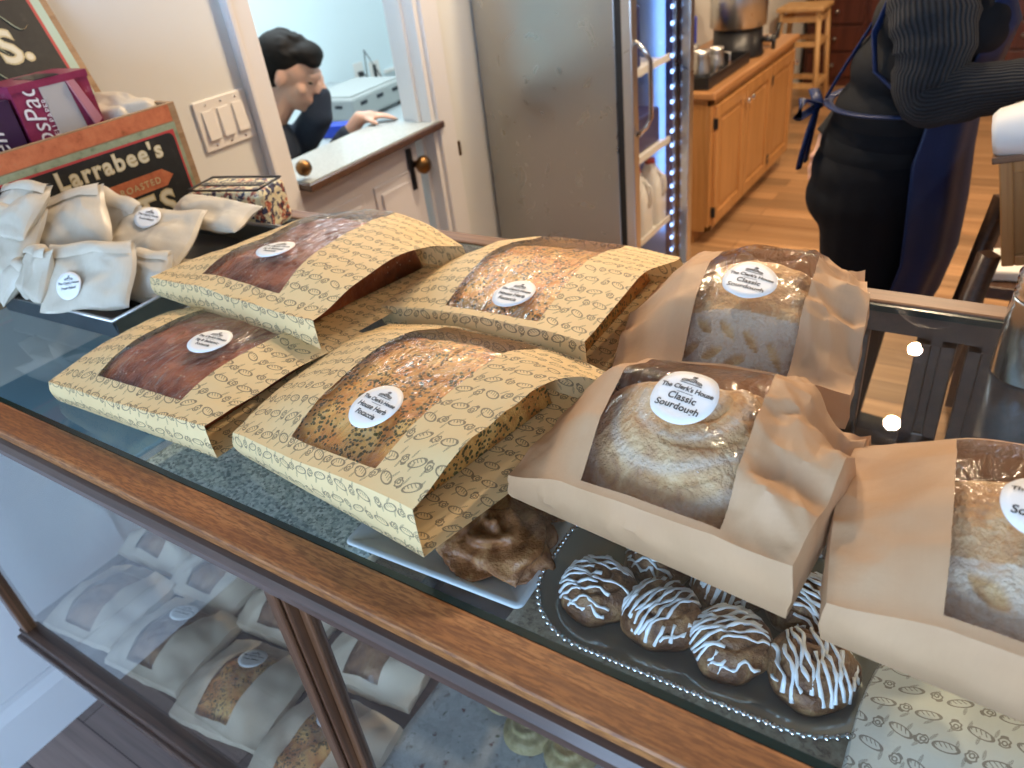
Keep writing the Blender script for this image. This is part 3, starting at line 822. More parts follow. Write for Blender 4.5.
# liner papers and cloths on the upper shelf
def sheet(name, mat, x0, x1, y0, y1, z, label, cat, amp=.002, seed=1, group=None, cell=.05):
    F = facets(seed, cell); b = B(); 
    b.grid(lambda u, v: Vector((x0+(x1-x0)*u, y0+(y1-y0)*v + .004*math.sin(u*9), z + .002 + amp*(F(u*(x1-x0), v*(y1-y0))+.5))), 60, 24)
    return tag(b.build(name, mat, solid=.0012), label, cat, group)
sheet('shelf_liner', 'stone_liner', -1.05, -.58, CY0+.085, .80, SH, 'mottled grey green liner on the upper shelf, left of the square plate', 'shelf liner')
sheet('shelf_cloth', 'brown_cloth', -.37, .45, CY0+.085, .64, SH, 'brown mottled cloth under the bun tray on the upper shelf', 'cloth', seed=4)

sh_ = B().box(-1.54, -1.07, CY0+.09, .80, SH+.001, SH+.010, bev=.003).build('added_blue_sheet', 'glass_blue_tone'); tag(sh_, 'added blue grey sheet standing in for the bluish reflection at the left end of the glass', 'added sheet')  # added sheet, its colour supplies the bluish reflection in the glass above
# square white plate with pastry
def rrect(w, d, r, n=6):
    pts = []
    for (cx, cy, a0) in ((w/2-r, d/2-r, 0), (-w/2+r, d/2-r, PI/2), (-w/2+r, -d/2+r, PI), (w/2-r, -d/2+r, 1.5*PI)):
        for k in range(n+1): a = a0 + PI/2*k/n; pts.append((cx + r*math.cos(a), cy + r*math.sin(a)))
    return pts
def dish(name, mat, w, d, r, loc, prof, rz=0, n=6, label=None, cat='plate'):
    """prof: list of (inset, z) from outer foot up over the rim to the middle"""
    b = B(); rings = []
    for (ins, z) in prof:
        pts = rrect(w-2*ins, d-2*ins, max(.002, r-ins) if r > ins else .002, n)
        rings.append([b.bm.verts.new((x, y, z)) for x, y in pts])
    for A_, C_ in zip(rings, rings[1:]):
        for k in range(len(A_)): b.face([A_[k], A_[(k+1) % len(A_)], C_[(k+1) % len(A_)], C_[k]], smooth=True)
    b.face(rings[-1]); b.face(rings[0][::-1])
    o = b.build(name, mat, loc=loc, rot=(0, 0, rz)); return tag(o, label, cat)
Z = SH + .0045
dish('square_plate', 'white_gloss', .26, .26, .010, (-.487, .560, SH+.0045), [(.02, 0), (0, .016), (.002, .019), (.009, .018), (.026, .008), (.04, .006)], .04,
     label='square white plate holding glazed fritters under the glass top', cat='plate')
def lump(name, mat, loc, sx, sy, sz, seed, label, cat, group=None, amp=.16, cell=.6, rz=0, fold=0, twist=0):
    F = facets(seed, cell); rs = random.Random(seed); bb = bmesh.new()
    bmesh.ops.create_icosphere(bb, subdivisions=5, radius=1)
    for v in bb.verts:
        c = v.co.copy(); n1 = F(c.x*1.3 + c.z, c.y*1.3 - c.z)*amp*2
        rad = math.hypot(c.x, c.y); an = math.atan2(c.y, c.x)
        if fold: n1 += fold*math.sin(an*3 + rad*7 + seed)*(.6+.4*c.z)
        if twist: n1 += twist*max(0, c.z)*math.cos(rad*16 + an)
        k = 1 + n1; z = c.z*(k if c.z > 0 else .3); z = max(z, -.3)
        v.co = Vector((c.x*k*sx, c.y*k*sy, (z+.3)*sz))
    b = B(); b.merge(bb, smooth=True); o = b.build(name, mat, loc=loc, rot=(0, 0, rz)); return tag(o, label, cat, group)
lump('apple_fritter', 'fritter', (-.432, .512, Z+.008), .070, .062, .034, 3, 'large glazed fritter at the front of the square white plate', 'pastry', 'fritters on the square plate', fold=.12, twist=.16, amp=.28, cell=.35)
lump('apple_fritter', 'fritter', (-.525, .53, Z+.008), .05, .05, .030, 9, 'glazed fritter on the left of the square white plate', 'pastry', 'fritters on the square plate', fold=.14, twist=.16, amp=.26, cell=.35)
lump('apple_fritter', 'fritter', (-.43, .60, Z+.008), .05, .045, .03, 14, 'darker glazed fritter at the back right of the square white plate', 'pastry', 'fritters on the square plate', fold=.14, twist=.16, amp=.26, cell=.35)

# beaded oval tray with drizzled buns
TCX, TCY, TR = -.135, .475, .10
tw, td = .372, .225
tray = empty('beaded_tray', (-.172, .537, SH+.005), .03, 'clear oval tray with a silver beaded rim holding four chocolate buns', 'tray')
b = B(); rings = []
for (ins, z) in ((.03, 0), (.004, .016), (0, .018), (.004, .019), (.03, .007), (.05, .005)):
    rings.append([b.bm.verts.new((x, y, z)) for x, y in rrect(tw-2*ins, td-2*ins, .085-ins, 12)])
for A_, C_ in zip(rings, rings[1:]):
    for k in range(len(A_)): b.face([A_[k], A_[(k+1) % len(A_)], C_[(k+1) % len(A_)], C_[k]], smooth=True)
b.face(rings[-1]); b.face(rings[0][::-1]); plain('dish_grey', (.36, .38, .35), .12, .55); b.build('tray_body', 'dish_grey', tray)
rim = rrect(tw, td, .085, 14); per = []
for k in range(len(rim)):
    a, c = Vector(rim[k]), Vector(rim[(k+1) % len(rim)]); L_ = (c-a).length; m = max(1, round(L_/.0068))
    for q in range(m): per.append(a.lerp(c, q/m))
b = B()
for p in per:
    bb = bmesh.new(); bmesh.ops.create_icosphere(bb, subdivisions=1, radius=.0036); b.merge(bb, Matrix.Translation((p.x, p.y, .0195)), smooth=True)
o = b.build('beaded_rim', 'chrome', tray); o['kind'] = 'stuff'
def bun(loc, seed, label, rz=0, s=1):
    r = empty('chocolate_bun', loc, rz, label, 'bun', 'drizzled buns on the beaded tray')
    F = facets(seed, .5); rs = random.Random(seed)
    def hz(x, y):                                   # height on the unit disc
        rad = min(1, math.hypot(x, y)); an = math.atan2(y, x)
        sp_ = rad*3.1 - an/(2*PI)
        groove = abs((sp_ % 1) - .5)*2             # spiral roll
        return (.030*math.sqrt(max(0, 1-rad**2.6)) + .008 + .0055*(1-groove**3)*(1-rad*.3) + .004*F(x*1.5, y*1.5))*(1 if rad < .999 else .9)
    R = .0435*s; b = B(); n = 44; prev = None; ctr = b.bm.verts.new((0, 0, hz(0, 0)))
    for j in range(1, 25):
        rr = j/24; ring = []
        for k in range(n):
            a = 2*PI*k/n; wob = 1 + .05*math.sin(3*a+seed) + .03*math.sin(7*a)
            ring.append(b.bm.verts.new((R*rr*wob*math.cos(a), R*rr*wob*math.sin(a), hz(rr*math.cos(a), rr*math.sin(a)))))
        for k in range(n):
            if prev is None: b.face([ctr, ring[k], ring[(k+1) % n]], smooth=True)
            else: b.face([prev[k], ring[k], ring[(k+1) % n], prev[(k+1) % n]], smooth=True)
        prev = ring
    low = [b.bm.verts.new((v.co.x*.9, v.co.y*.9, 0)) for v in prev]
    for k in range(n): b.face([prev[k], low[k], low[(k+1) % n], prev[(k+1) % n]], smooth=True)
    b.face(low[::-1]); b.build('bun_body', 'choc_bun', r)
    b = B()
    a0 = rs.uniform(-.15, .25)
    for q in range(13):                            # zigzag icing lines
        off = -.88 + q*.145 + rs.uniform(-.03, .03); pts = []; rad_ = []
        half = math.sqrt(max(0, .96 - off*off))
        if half < .2: continue
        for k in range(15):
            u = -half + 2*half*k/14; wv = .045*math.sin(k*.9 + q*2) + (rs.uniform(-.015, .015))
            x = u*math.cos(a0) - (off+wv)*math.sin(a0); y = u*math.sin(a0) + (off+wv)*math.cos(a0)
            if rs.random() < .06 and len(pts) > 3: break
            pts.append((R*x, R*y, hz(x, y) + .0008)); rad_.append(.0019*rs.uniform(.6, 1.45))
        if len(pts) > 2: b.tube(pts, rad_, 6, flat=.7)
    b.build('icing_drizzle', 'icing', r); return r
bun((-.287, .497, SH+.011), 1, 'drizzled chocolate bun at the left end of the beaded tray', .2, 1.0)
bun((-.212, .497, SH+.011), 5, 'drizzled chocolate bun, second from the left on the beaded tray', 1.0, .98)
bun((-.137, .494, SH+.011), 8, 'drizzled chocolate bun, third from the left on the beaded tray', .6, .96)
bun((-.060, .500, SH+.011), 12, 'drizzled chocolate bun at the right end of the beaded tray', 2.0, 1.0)
for (x, y, s_, lb) in ((-.245, .572, 21, 'back row drizzled bun behind the second bun from the left'), (-.165, .570, 25, 'back row drizzled bun behind the third bun'), (-.085, .575, 31, 'back row drizzled bun showing between the two kraft bags')):
    bun((x, y, SH+.011), s_, lb, s_*.3, .92)
# ------------------------------------------------------------------ bagged bread on the glass
G1 = 'focaccia in printed paper bags'; G2 = 'sourdough in kraft bags'
# front fig focaccia
bag = make_bag('printed bag of fig focaccia at the lower left, under the edge of another bag', [(-.985, .335), (-.672, .345), (-.655, .585), (-1.0, .585)], GZ+.001,
    [[.030, .036, .042, .044, .046], [.036, .056, .062, .058, .048], [.036, .062, .066, .062, .050], [.034, .054, .058, .055, .044], [.020, .036, .04, .038, .034]],
    ((.28, .79), (.29, .78)), 'printed_paper', G1, fac=(.006, .07, 1), open_end=True, lab=('fig', .61, .47, .0275, .1), wt=(.10, 1.0), seed=1)
loaf_in(bag, 'dark glazed fig focaccia inside the lower left printed bag', 'bread', 'fig_crust', .20, .81, .05, .94, shape='slab', lump=.004, seed=2, group='fig focaccia loaves')
# upper fig focaccia, resting on the first one
bag = make_bag('printed bag of fig focaccia stacked highest at the back left', [(-1.04, .545, .045), (-.668, .520, .040), (-.672, .83, .012), (-1.0, .84, .012)], GZ+.001,
    [[.030, .040, .046, .046, .044], [.038, .062, .072, .074, .064], [.038, .066, .078, .084, .076], [.044, .076, .086, .082, .066], [.040, .068, .078, .070, .04]],
    ((.30, .77), (.20, .60)), 'printed_paper', G1, fac=(.006, .08, 1), open_end=True, lab=('fig', .51, .33, .0275, .1), wt=(.09, 1.0), seed=2, lipdrop=.0)
loaf_in(bag, 'dark fig focaccia inside the stacked upper printed bag', 'bread', 'fig_crust', .14, .79, .05, .93, shape='slab', lump=.005, seed=5, group='fig focaccia loaves')
# back herb focaccia
bag = make_bag('printed bag of herb focaccia at the back, touching the back kraft bag', [(-.700, .665), (-.350, .615), (-.365, .93), (-.675, .93)], GZ+.001,
    [[.028, .050, .064, .070, .070], [.034, .066, .076, .080, .078], [.034, .070, .080, .082, .080], [.028, .056, .062, .064, .058], [.020, .036, .040, .040, .036]],
    ((.37, .80), (.26, .72)), 'printed_paper', G1, fac=(.005, .08, 1), open_end=True, lab=('herb', .62, .17, .0275, -.12), wt=(.04, 1.0), seed=3)
loaf_in(bag, 'golden herb focaccia inside the back printed bag', 'bread', 'herb_crust', .24, .88, .05, .93, shape='slab', lump=.004, seed=8, group='herb focaccia loaves')
# front herb focaccia
def ff(s, t): return .5 + 1.2*max(0, s-.75)/.25
bag = make_bag('large printed bag of herb focaccia in the middle of the front row', [(-.652, .362), (-.366, .330), (-.305, .60), (-.655, .630)], GZ+.001,
    [[.030, .044, .052, .060, .062], [.040, .066, .074, .080, .092], [.042, .074, .084, .090, .100], [.040, .068, .080, .084, .082], [.026, .044, .052, .056, .05]],
    ((.34, .78), (.30, .72)), 'printed_paper', G1, fac=(.008, .07, 1), open_end=True, lab=('herb', .575, .28, .0285, -.18), wt=(.07, .98), seed=4, facfn=ff)
loaf_in(bag, 'golden herb focaccia inside the middle front printed bag', 'bread', 'herb_crust', .22, .80, .04, .92, shape='slab', lump=.004, seed=11, group='herb focaccia loaves', gap=.006)

# kraft sourdough bags
def leaves(cx, cy, n, step, a, w, ang, rot=0):
    sp_ = []
    for k in range(n):
        x = cx + (k-(n-1)/2)*step
        for sgn in (1, -1): sp_.append((x + (.35*step if sgn > 0 else 0), cy + sgn*w*1.9, a, w, -sgn*ang))
    c, s_ = math.cos(rot), math.sin(rot)
    return [(cx + (x-cx)*c - (y-cy)*s_, cy + (x-cx)*s_ + (y-cy)*c, a_, w_, r+rot) for (x, y, a_, w_, r) in sp_]
def kf(s, t): return (.30 + 1.9*max(0, min(1, (s-.68)/.12)) + .6*max(0, .18-s)/.18)*min(1, .12 + t*5)
bag = make_bag('upright crumpled kraft bag of sourdough at the back beside the open glass', [(-.332, .640), (-.085, .662), (-.122, .905), (-.36, .865)], GZ+.001,
    [[.026, .050, .056, .054, .045], [.046, .098, .108, .102, .070], [.045, .110, .122, .112, .085], [.038, .098, .110, .106, .078], [.025, .070, .080, .08, .06]],
    ((.33, .76), (.36, .80)), 'kraft_paper', G2, fac=(.018, .048, 1), crs=.024, lin=True, n=(90, 72), lab=('sour', .54, .35, .0285, -.05), wt=(.01, 1.0), seed=11, facfn=kf)
sp1 = leaves(.004, -.084, 6, .026, .0135, .0048, .45, -.08)
loaf_in(bag, 'sourdough loaf with a row of leaf scores inside the back kraft bag', 'bread', 'sour_crust', .12, .92, .01, .98, shape='boule', lump=.003, seed=12, name='sourdough_loaf', gap=.006,
    marks=lambda x, y: leafmask(x, y, sp1), flour=lambda x, y: .95 if y < -.056+.1*x else .12)
bag = make_bag('front middle kraft bag of sourdough with a swirled crust in the window', [(-.338, .432), (-.072, .405), (-.055, .600), (-.325, .640)], GZ+.001,
    [[.028, .052, .058, .060, .056], [.034, .094, .106, .100, .072], [.036, .110, .122, .120, .080], [.032, .088, .098, .112, .066], [.024, .052, .060, .075, .045]],
    ((.31, .79), (.25, .69)), 'kraft_paper', G2, fac=(.016, .048, 1), crs=.024, lin=True, n=(96, 76), lab=('sour', .53, .40, .0285, -.12), wt=(.03, 1.0), seed=14, facfn=kf)
def swirl(x, y):
    r = math.hypot(x*1.05, y*1.1); a = math.atan2(y, x); q = (r*120 - a*.9) % 3.2
    k = max(0, 1 - abs(q-1.2)/.5); return k*.9*(1 if .018 < r < .082 else 0)*(1 if math.sin(a*1.0+1.2) > -.55 else 0)
loaf_in(bag, 'round sourdough loaf with a swirled ear inside the front middle kraft bag', 'bread', 'sour_crust', .12, .92, .01, .97, shape='boule', lump=.004, seed=15, name='sourdough_loaf', gap=.006,
    marks=swirl, flour=lambda x, y: .16 + .62*max(0, math.sin(math.hypot(x*1.05, y*1.1)*250 - math.atan2(y, x)*1.6 + 1.5*math.sin(x*30)))**1.5)
bag = make_bag('kraft bag of sourdough cut off by the right edge of the photo', [(-.045, .398), (.25, .380), (.25, .60), (-.062, .560)], GZ+.001,
    [[.040, .062, .066, .066, .06], [.056, .094, .102, .096, .070], [.062, .106, .116, .108, .080], [.064, .100, .108, .104, .078], [.060, .080, .086, .086, .06]],
    ((.235, .72), (.225, .70)), 'kraft_paper', G2, fac=(.012, .05, 1), crs=.018, lin=True, n=(96, 76), lab=('sour', .405, .47, .0285, -.12), wt=(.04, .99), seed=23, facfn=kf)
sp3 = leaves(-.02, -.068, 5, .036, .0175, .0065, .45, -.05)
loaf_in(bag, 'floured leaf scored sourdough loaf inside the rightmost kraft bag', 'bread', 'sour_crust', .06, .88, .01, .98, shape='boule', lump=.003, seed=18, name='sourdough_loaf', gap=.006,
    marks=lambda x, y: leafmask(x, y, sp3), flour=lambda x, y: .85 if y < -.038 else .2)

# ------------------------------------------------------------------ bags and trays seen inside the case
Z2 = BZ + .0315
lower = [((-1.235, .40), .30, 'bagged brown loaf at the lower left of the case, its label near the top', .25, 'dark_loaf'),
         ((-1.010, .392), .24, 'bagged loaf with a round label just left of the centre post', .22, 'herb_crust'),
         ((-1.29, .585), .2, 'bagged loaf in the second row behind the lower left loaf', .2, 'dark_loaf'),
         ((-1.065, .59), .22, 'bagged loaf in the second row beside the centre post', .22, 'dark_loaf'),
         ((-1.455, .395), .2, 'bagged loaf at the far left end of the bottom shelf', .2, 'dark_loaf'),
         ((-1.50, .60), .2, 'bagged loaf in the far left corner of the second row', .2, 'dark_loaf'),
         ((-.785, .375), .24, 'bagged loaf in the front row just right of the centre post', .2, 'herb_crust'),
         ((-.82, .585), .22, 'bagged loaf in the second row right of the centre post', .2, 'dark_loaf'),
         ((-1.40, .79), .2, 'bagged loaf in the back row at the left end', .2, 'dark_loaf'),
         ((-1.12, .80), .2, 'bagged loaf in the back row behind the labelled loaves', .2, 'dark_loaf')]
for k, ((x, y), dw, lb, dd_, mt) in enumerate(lower):
    a = .10 + .05*math.sin(k*2.1); w_, d_ = .205, .18
    c, s_ = math.cos(a), math.sin(a)
    Q = [(x + (u*c - v*s_), y + (u*s_ + v*c)) for u, v in ((-w_/2, -d_/2), (w_/2, -d_/2), (w_/2, d_/2), (-w_/2, d_/2))]
    bg = make_bag(lb, Q, Z2, [[.02, .03, .036, .03, .02], [.03, .055, .062, .056, .03], [.03, .06, .066, .06, .03], [.02, .05, .055, .05, .03], [.012, .03, .03, .03, .02]],
        ((.30, .68), (.34, .70)), 'pale_paper', 'bagged loaves on the bottom shelf', fac=(.014, .05, 1), crs=.012, lab=(('x', .5, .72, .026, a+.2) if k in (0, 1, 5, 6, 7) else None), wt=(.08, 1.0), seed=30+k, n=(30, 24))
    loaf_in(bg, 'loaf in the ' + lb.replace('bagged loaf', 'bag').replace('bagged brown loaf', 'bag').replace('with a round label ', '').replace(', its label near the top', ''), 'bread', mt, .22, .78, .05, .94, lump=.004, seed=60+k, group='loaves on the bottom shelf', n=34, name='bread_loaf')
# floral cloth and green buns on the lower right
sheet('floral_cloth', 'floral_cloth', -.69, .30, .30, .66, Z2, 'pale floral cloth spread on the bottom shelf right of the centre post', 'cloth', amp=.012, seed=6, cell=.09)
for (x, y, s_, lb) in ((-.560, .62, 1, 'pale green swirl bun at the left of the three on the floral cloth'), (-.485, .575, 3, 'pale green swirl bun in the middle of the floral cloth'), (-.405, .575, 6, 'pale green swirl bun at the right of the floral cloth')):
    lump('swirl_bun', 'green_bun', (x, y, Z2+.016), .045, .045, .028, s_, lb, 'bun', 'swirl buns on the floral cloth', twist=.10, amp=.05)
# printed flat bags on the right of the upper shelf
Q = [(.005, .365), (.26, .345), (.27, .43), (.012, .44)]
make_bag('flat printed paper bag lowest on the upper shelf, under another printed bag', Q, SH+.006, [[.012, .016, .016], [.014, .018, .018], [.012, .016, .016]], ((.5, .5), (.5, .5)), 'pale_print', 'flat printed bags under the glass', fac=(.002, .05, 1), seed=57, n=(20, 16))
Q = [(-.010, .405), (.25, .375), (.27, .53), (.0, .54)]
make_bag('printed paper bag on the upper shelf below the rightmost kraft bag', Q, SH+.028, [[.012, .022, .022], [.020, .042, .042], [.016, .034, .034]], ((.5, .5), (.5, .5)), 'pale_print', 'flat printed bags under the glass', fac=(.004, .05, 1), seed=51, n=(20, 16))
# ------------------------------------------------------------------ metal tray with glassine bags
tr = empty('metal_tray', (-1.222, .650, GZ+.001), .045, 'dark metal tray at the left holding white glassine bags', 'tray')
tw, td, th = .31, .36, .034
b = B(); b.box(-tw/2+.006, tw/2-.006, -td/2+.006, td/2-.006, 0, .004); b.build('tray_floor', 'tray_metal', tr)
b = B()
b.poly([(-td/2, .0), (-td/2+.008, .0), (-td/2+.003, th), (-td/2-.004, th), ], -tw/2, tw/2, 'x'); b.build('tray_side', 'tray_metal', tr, bevel=.001)
b = B(); b.poly([(td/2, .0), (td/2-.008, .0), (td/2-.003, th), (td/2+.004, th)], -tw/2, tw/2, 'x'); b.build('tray_side', 'tray_metal', tr, bevel=.001)
for sg in (-1, 1):
    b = B(); b.poly([(sg*(tw/2), 0), (sg*(tw/2-.008), 0), (sg*(tw/2-.003), th), (sg*(tw/2+.004), th)], -td/2, td/2, 'y'); b.build('tray_side', 'tray_metal', tr, bevel=.001)
b = B(); b.tube([(-tw/2-.004, -td/2-.004, th), (tw/2+.004, -td/2-.004, th), (tw/2+.004, td/2+.004, th), (-tw/2-.004, td/2+.004, th)], .003, 8, closed=True); b.build('rolled_rim', 'brushed', tr)

def pouch(label, loc, size, rot, seed, lab=None, group='white glassine bags in the metal tray', fold=True, mat='glassine', fac=.018, name='glassine_bag'):
    L, W, T = size; root = empty(name, loc, 0, label, 'paper bag', group, rot=tuple(math.radians(a) for a in rot))
    F = facets(seed, .05); F2 = facets(seed+3, .022); CW = creases(seed, 4, (.03, .075))
    def hh(u, v, sg):
        a, c = 2*u-1, 2*v-1
        pr = max(0, (1-abs(a)**3.0))**.55 * max(0, (1-abs(c)**2.6))**.6
        if fold and v > .80: pr *= .55 + .45*(1-v)/.2
        x, y = L*a/2, W*c/2
        ed = min(1, 4*min(u, 1-u, v, 1-v) + .15)
        cw = .012*CW(x, y)*(1 if sg > 0 else .7)
        return sg*T/2*pr + cw*ed + (fac*F(x+sg*.3, y) + fac*.35*F2(x, y+sg*.3))*ed + .0012*math.sin(a*5+seed)*abs(c)
    def P(u, v, sg):
        a, c = 2*u-1, 2*v-1
        return Vector((L*a/2 + .003*math.sin(c*3+seed), W*c/2 + .002*math.sin(a*5+seed*2), hh(u, v, sg)))
    b = B(); n = 34
    b.grid(lambda u, v: P(u, v, 1), n, n, uvfn=lambda u, v: (u*L + seed, v*W)); b.grid(lambda u, v: P(1-u, v, -1), n, n, uvfn=lambda u, v: (u*L + seed, v*W + 1))
    for j in range(n):       # stitch the two sheets at the seam
        for fx in (0, 1):
            b.face([b.bm.verts.new(P(fx, j/n, 1)), b.bm.verts.new(P(fx, (j+1)/n, 1)), b.bm.verts.new(P(fx, (j+1)/n, -1)), b.bm.verts.new(P(fx, j/n, -1))], smooth=True)
            b.face([b.bm.verts.new(P(j/n, fx, 1)), b.bm.verts.new(P((j+1)/n, fx, 1)), b.bm.verts.new(P((j+1)/n, fx, -1)), b.bm.verts.new(P(j/n, fx, -1))], smooth=True)
    bmesh.ops.remove_doubles(b.bm, verts=b.bm.verts[:], dist=2e-5)
    bmesh.ops.recalc_face_normals(b.bm, faces=b.bm.faces[:])
    crisp(b.build('paper_sleeve', mat, root), 20)
    if fold:                                   # turned-over top flap
        b = B(); b.grid(lambda u, v: P(.03+u*.94, 1-.24*v, 1) + Vector((0, .003*math.sin(PI*v) + .003, .0022 + .004*math.sin(PI*v))), 22, 6, uvfn=lambda u, v: (u*L, v*W))
        b.build('folded_flap', mat, root)
    if lab:
        lx, ly, r, ro = lab
        H_ = lambda x, y: hh(min(max(x/L+.5, 0), 1), min(max(y/W+.5, 0), 1), 1)
        gx = (H_(lx+.014, ly) - H_(lx-.014, ly))/.028; gy = (H_(lx, ly+.014) - H_(lx, ly-.014))/.028
        label_parts(lambda x, y: .6*(H_(lx, ly) + gx*(x-lx) + gy*(y-ly)) + .4*H_(x, y), lx, ly, r, ro, lines_for('x'), root, lift=.0045)
    return root
T0 = GZ + .006
# (px,py at the height z) picked so each bag stands where the photo has it
def P3(px, py, z): return tuple(at(px, py, z=z))
pouch('white glassine bag lit blue, leaning on the front rim of the tray', P3(90, 277, T0+.066), (.135, .110, .030), (42, 4, 34), 1, (-.024, -.018, .021, 0))
pouch('white glassine bag lying flat with a round label, near the crate lettering', P3(152, 238, T0+.065), (.155, .140, .040), (22, 4, 22), 2, (-.012, .030, .0225, -.1), fold=False)
pouch('tall white glassine bag with a folded top, topmost against the crate', tuple(at(66, 226, x=-1.30)), (.145, .130, .032), (34, -8, 44), 3, (-.045, .035, .020, .4))
pouch('small tan shaded glassine bag at the front left of the tray', tuple(at(38, 274, x=-1.24)), (.095, .085, .032), (52, -8, -10), 4)
pouch('glassine bag at the left edge of the photo, standing on its end', tuple(at(6, 245, x=-1.315)), (.10, .13, .032), (50, 15, 40), 5)
pouch('glassine bag lying in the front left corner, touching the tray rim', tuple(at(8, 276, x=-1.31)), (.10, .075, .032), (38, 5, -14), 6)
pouch('small crumpled glassine bag squeezed between the flat labelled one and the blue lit one', P3(80, 246, T0+.075), (.095, .075, .03), (25, 10, 5), 7)
pouch('glassine bag at the right front corner of the tray', P3(146, 277, T0+.038), (.085, .085, .045), (45, 5, 18), 8)
pouch('glassine bag behind the corner bag, half under the flat labelled one', P3(138, 262, T0+.035), (.12, .09, .05), (20, 0, 10), 9, fold=False)
pouch('long white glassine bag lying at the back right of the tray, by the floral packet', P3(212, 214, T0+.065), (.17, .085, .04), (12, 4, 8), 10, fold=False)
pouch('darker glassine bag behind the topmost folded one', tuple(at(106, 224, x=-1.30)), (.09, .11, .032), (48, 20, 10), 12)
pouch('glassine bag in the back left of the tray, mostly hidden', tuple(at(16, 212, x=-1.325)), (.09, .11, .035), (30, 0, 20), 13)
pouch('flat glassine bag at the bottom of the tray under the others', (-1.16, .62, T0+.018), (.14, .14, .03), (0, 0, 10), 15, fold=False)
pouch('flat glassine bag at the bottom left of the tray', (-1.29, .60, T0+.018), (.12, .14, .03), (0, 0, -8), 16, fold=False)
# floral packet
b = B(); c0 = at(226, 188, z=GZ+.085)
tin = empty('floral_packet', (c0.x, c0.y+.02, GZ+.001), .25, 'floral printed packet behind the tray beside the crate', 'packet')
b = B(); b.box(-.085, .085, -.045, .045, 0, .085, bev=.012); b.build('packet_body', 'floral_tin', tin)
b = B(); b.tube([(-.08, -.04, .086), (.08, -.04, .086), (.08, .04, .086), (-.08, .04, .086)], .0022, 6, closed=True); b.build('dark_border', 'black_plastic', tin)
b = B(); b.box(-.07, .07, -.012, .006, .0852, .0866); o = b.build('dark_band', 'black_plastic', tin)
b = B(); add_text(b, 'DARK CHOCOLATE', lambda x, y: (x*.0125, y*.0125-.0075, .0870), 1.0); b.build('printed_lettering', 'old_cream', o)

# ------------------------------------------------------------------ vintage crate against the wall
BXF, BXB, BY1, BY0, BH = -1.385, -1.60, .905, .36, .232
cr = empty('wooden_crate', (BXF, BY1, GZ+.001), 0, 'vintage orange and green seed crate with black lettered front, lid open', 'crate')
def crl(y): return y - BY1
t = .010
b = B(); b.box(-t, 0, BY0-BY1, 0, 0, BH); b.build('front_board', 'crate_wood', cr, bevel=.001)
for y in (0, BY0-BY1+t): bx('end_board', 'crate_wood', (BXB-BXF, -t, y-t, y, 0, BH), cr, .001)
bx('back_board', 'crate_wood', (BXB-BXF, BXB-BXF+t, BY0-BY1+t, -t, 0, BH), cr)
bx('base_board', 'crate_wood', (BXB-BXF+t, -t, BY0-BY1+t, -t, 0, .01), cr)
W_ = BY1-BY0
def plate(name, mat, y0, y1, z0, z1, x, parent, r=0):
    b = B(); pts = [(y0, z0), (y1, z0), (y1, z1), (y0, z1)]
    if r: pts = [((y0+y1)/2 + p[0], (z0+z1)/2 + p[1]) for p in rrect(y1-y0, z1-z0, r, 5)]
    b.poly(pts, x-.0006, x, 'x'); return b.build(name, mat, parent)
front = [o for o in cr.children if o.name.startswith('front_board')][0]
plate('orange_band', 'old_orange', -W_+.004, -.016, BH-.032, BH-.002, .0008, front); plate('green_band', 'old_green', -W_+.004, -.014, .012, BH-.034, .0008, front)
plate('red_line', 'old_red', -W_+.006, -.022, .018, BH-.046, .0012, front); plate('black_panel', 'old_black', -W_+.008, -.026, .022, BH-.050, .0017, front, .012)
def board_text(txt, y, z, size, mat, parent, x, outline=None, **kw):
    if outline:
        b = B(); add_text(b, txt, lambda u, v: (x, y + u*size, z + v*size), 1.0, off=.05, **kw); b.build('lettering_outline', outline, parent)
    b = B(); add_text(b, txt, lambda u, v: (x+.0005, y + u*size, z + v*size), 1.0, off=.012, **kw); b.build('painted_lettering', mat, parent)
board_text("Larrabee's", -.060, .146, .043, 'old_cream', front, .0022, 'old_gold', align='RIGHT', space=1.18)
board_text("MALTS.", -.042, .034, .072, 'old_cream', front, .0022, 'old_gold', align='RIGHT', space=1.28)
b = B(); b.poly([(-.30, .092), (-.075, .092), (-.055, .108), (-.075, .124), (-.30, .124)], .0018, .0024, 'x'); ar = b.build('orange_arrow', 'old_orange', front)
board_text("FINE DRY ROASTED", -.085, .101, .017, 'old_gold', ar, .0028, None, align='RIGHT', space=1.25)
# lid leaning back to the wall
lid = empty('lid_hinge_line', (0, 0, 0)); bpy.data.objects.remove(lid)
th_ = math.radians(22)
b = B(); LH = .235
b.box(-.009, 0, BY0-BY1, -.012, 0, LH)
mt = (BXB-BXF+.006, 0, BH+.001)
ld = b.build('lid', 'crate_wood', cr, loc=mt, rot=(0, -th_, 0), bevel=.001)
plate('mint_border', 'old_mint', -W_+.004, -.026, .008, LH-.006, .0008, ld); plate('red_line', 'old_red', -W_+.01, -.044, .018, LH-.014, .0012, ld)
plate('black_panel', 'old_black', -W_+.014, -.050, .022, LH-.02, .0017, ld)
board_text("S.", -.095, .105, .085, 'old_cream', ld, .0022, 'old_gold', align='RIGHT')
board_text("SEED", -.195, .105, .085, 'old_cream', ld, .0022, 'old_gold', align='RIGHT')
board_text("FIELD", -.125, .185, .05, 'old_cream', ld, .0022, 'old_gold', align='RIGHT')
rs = random.Random(3)
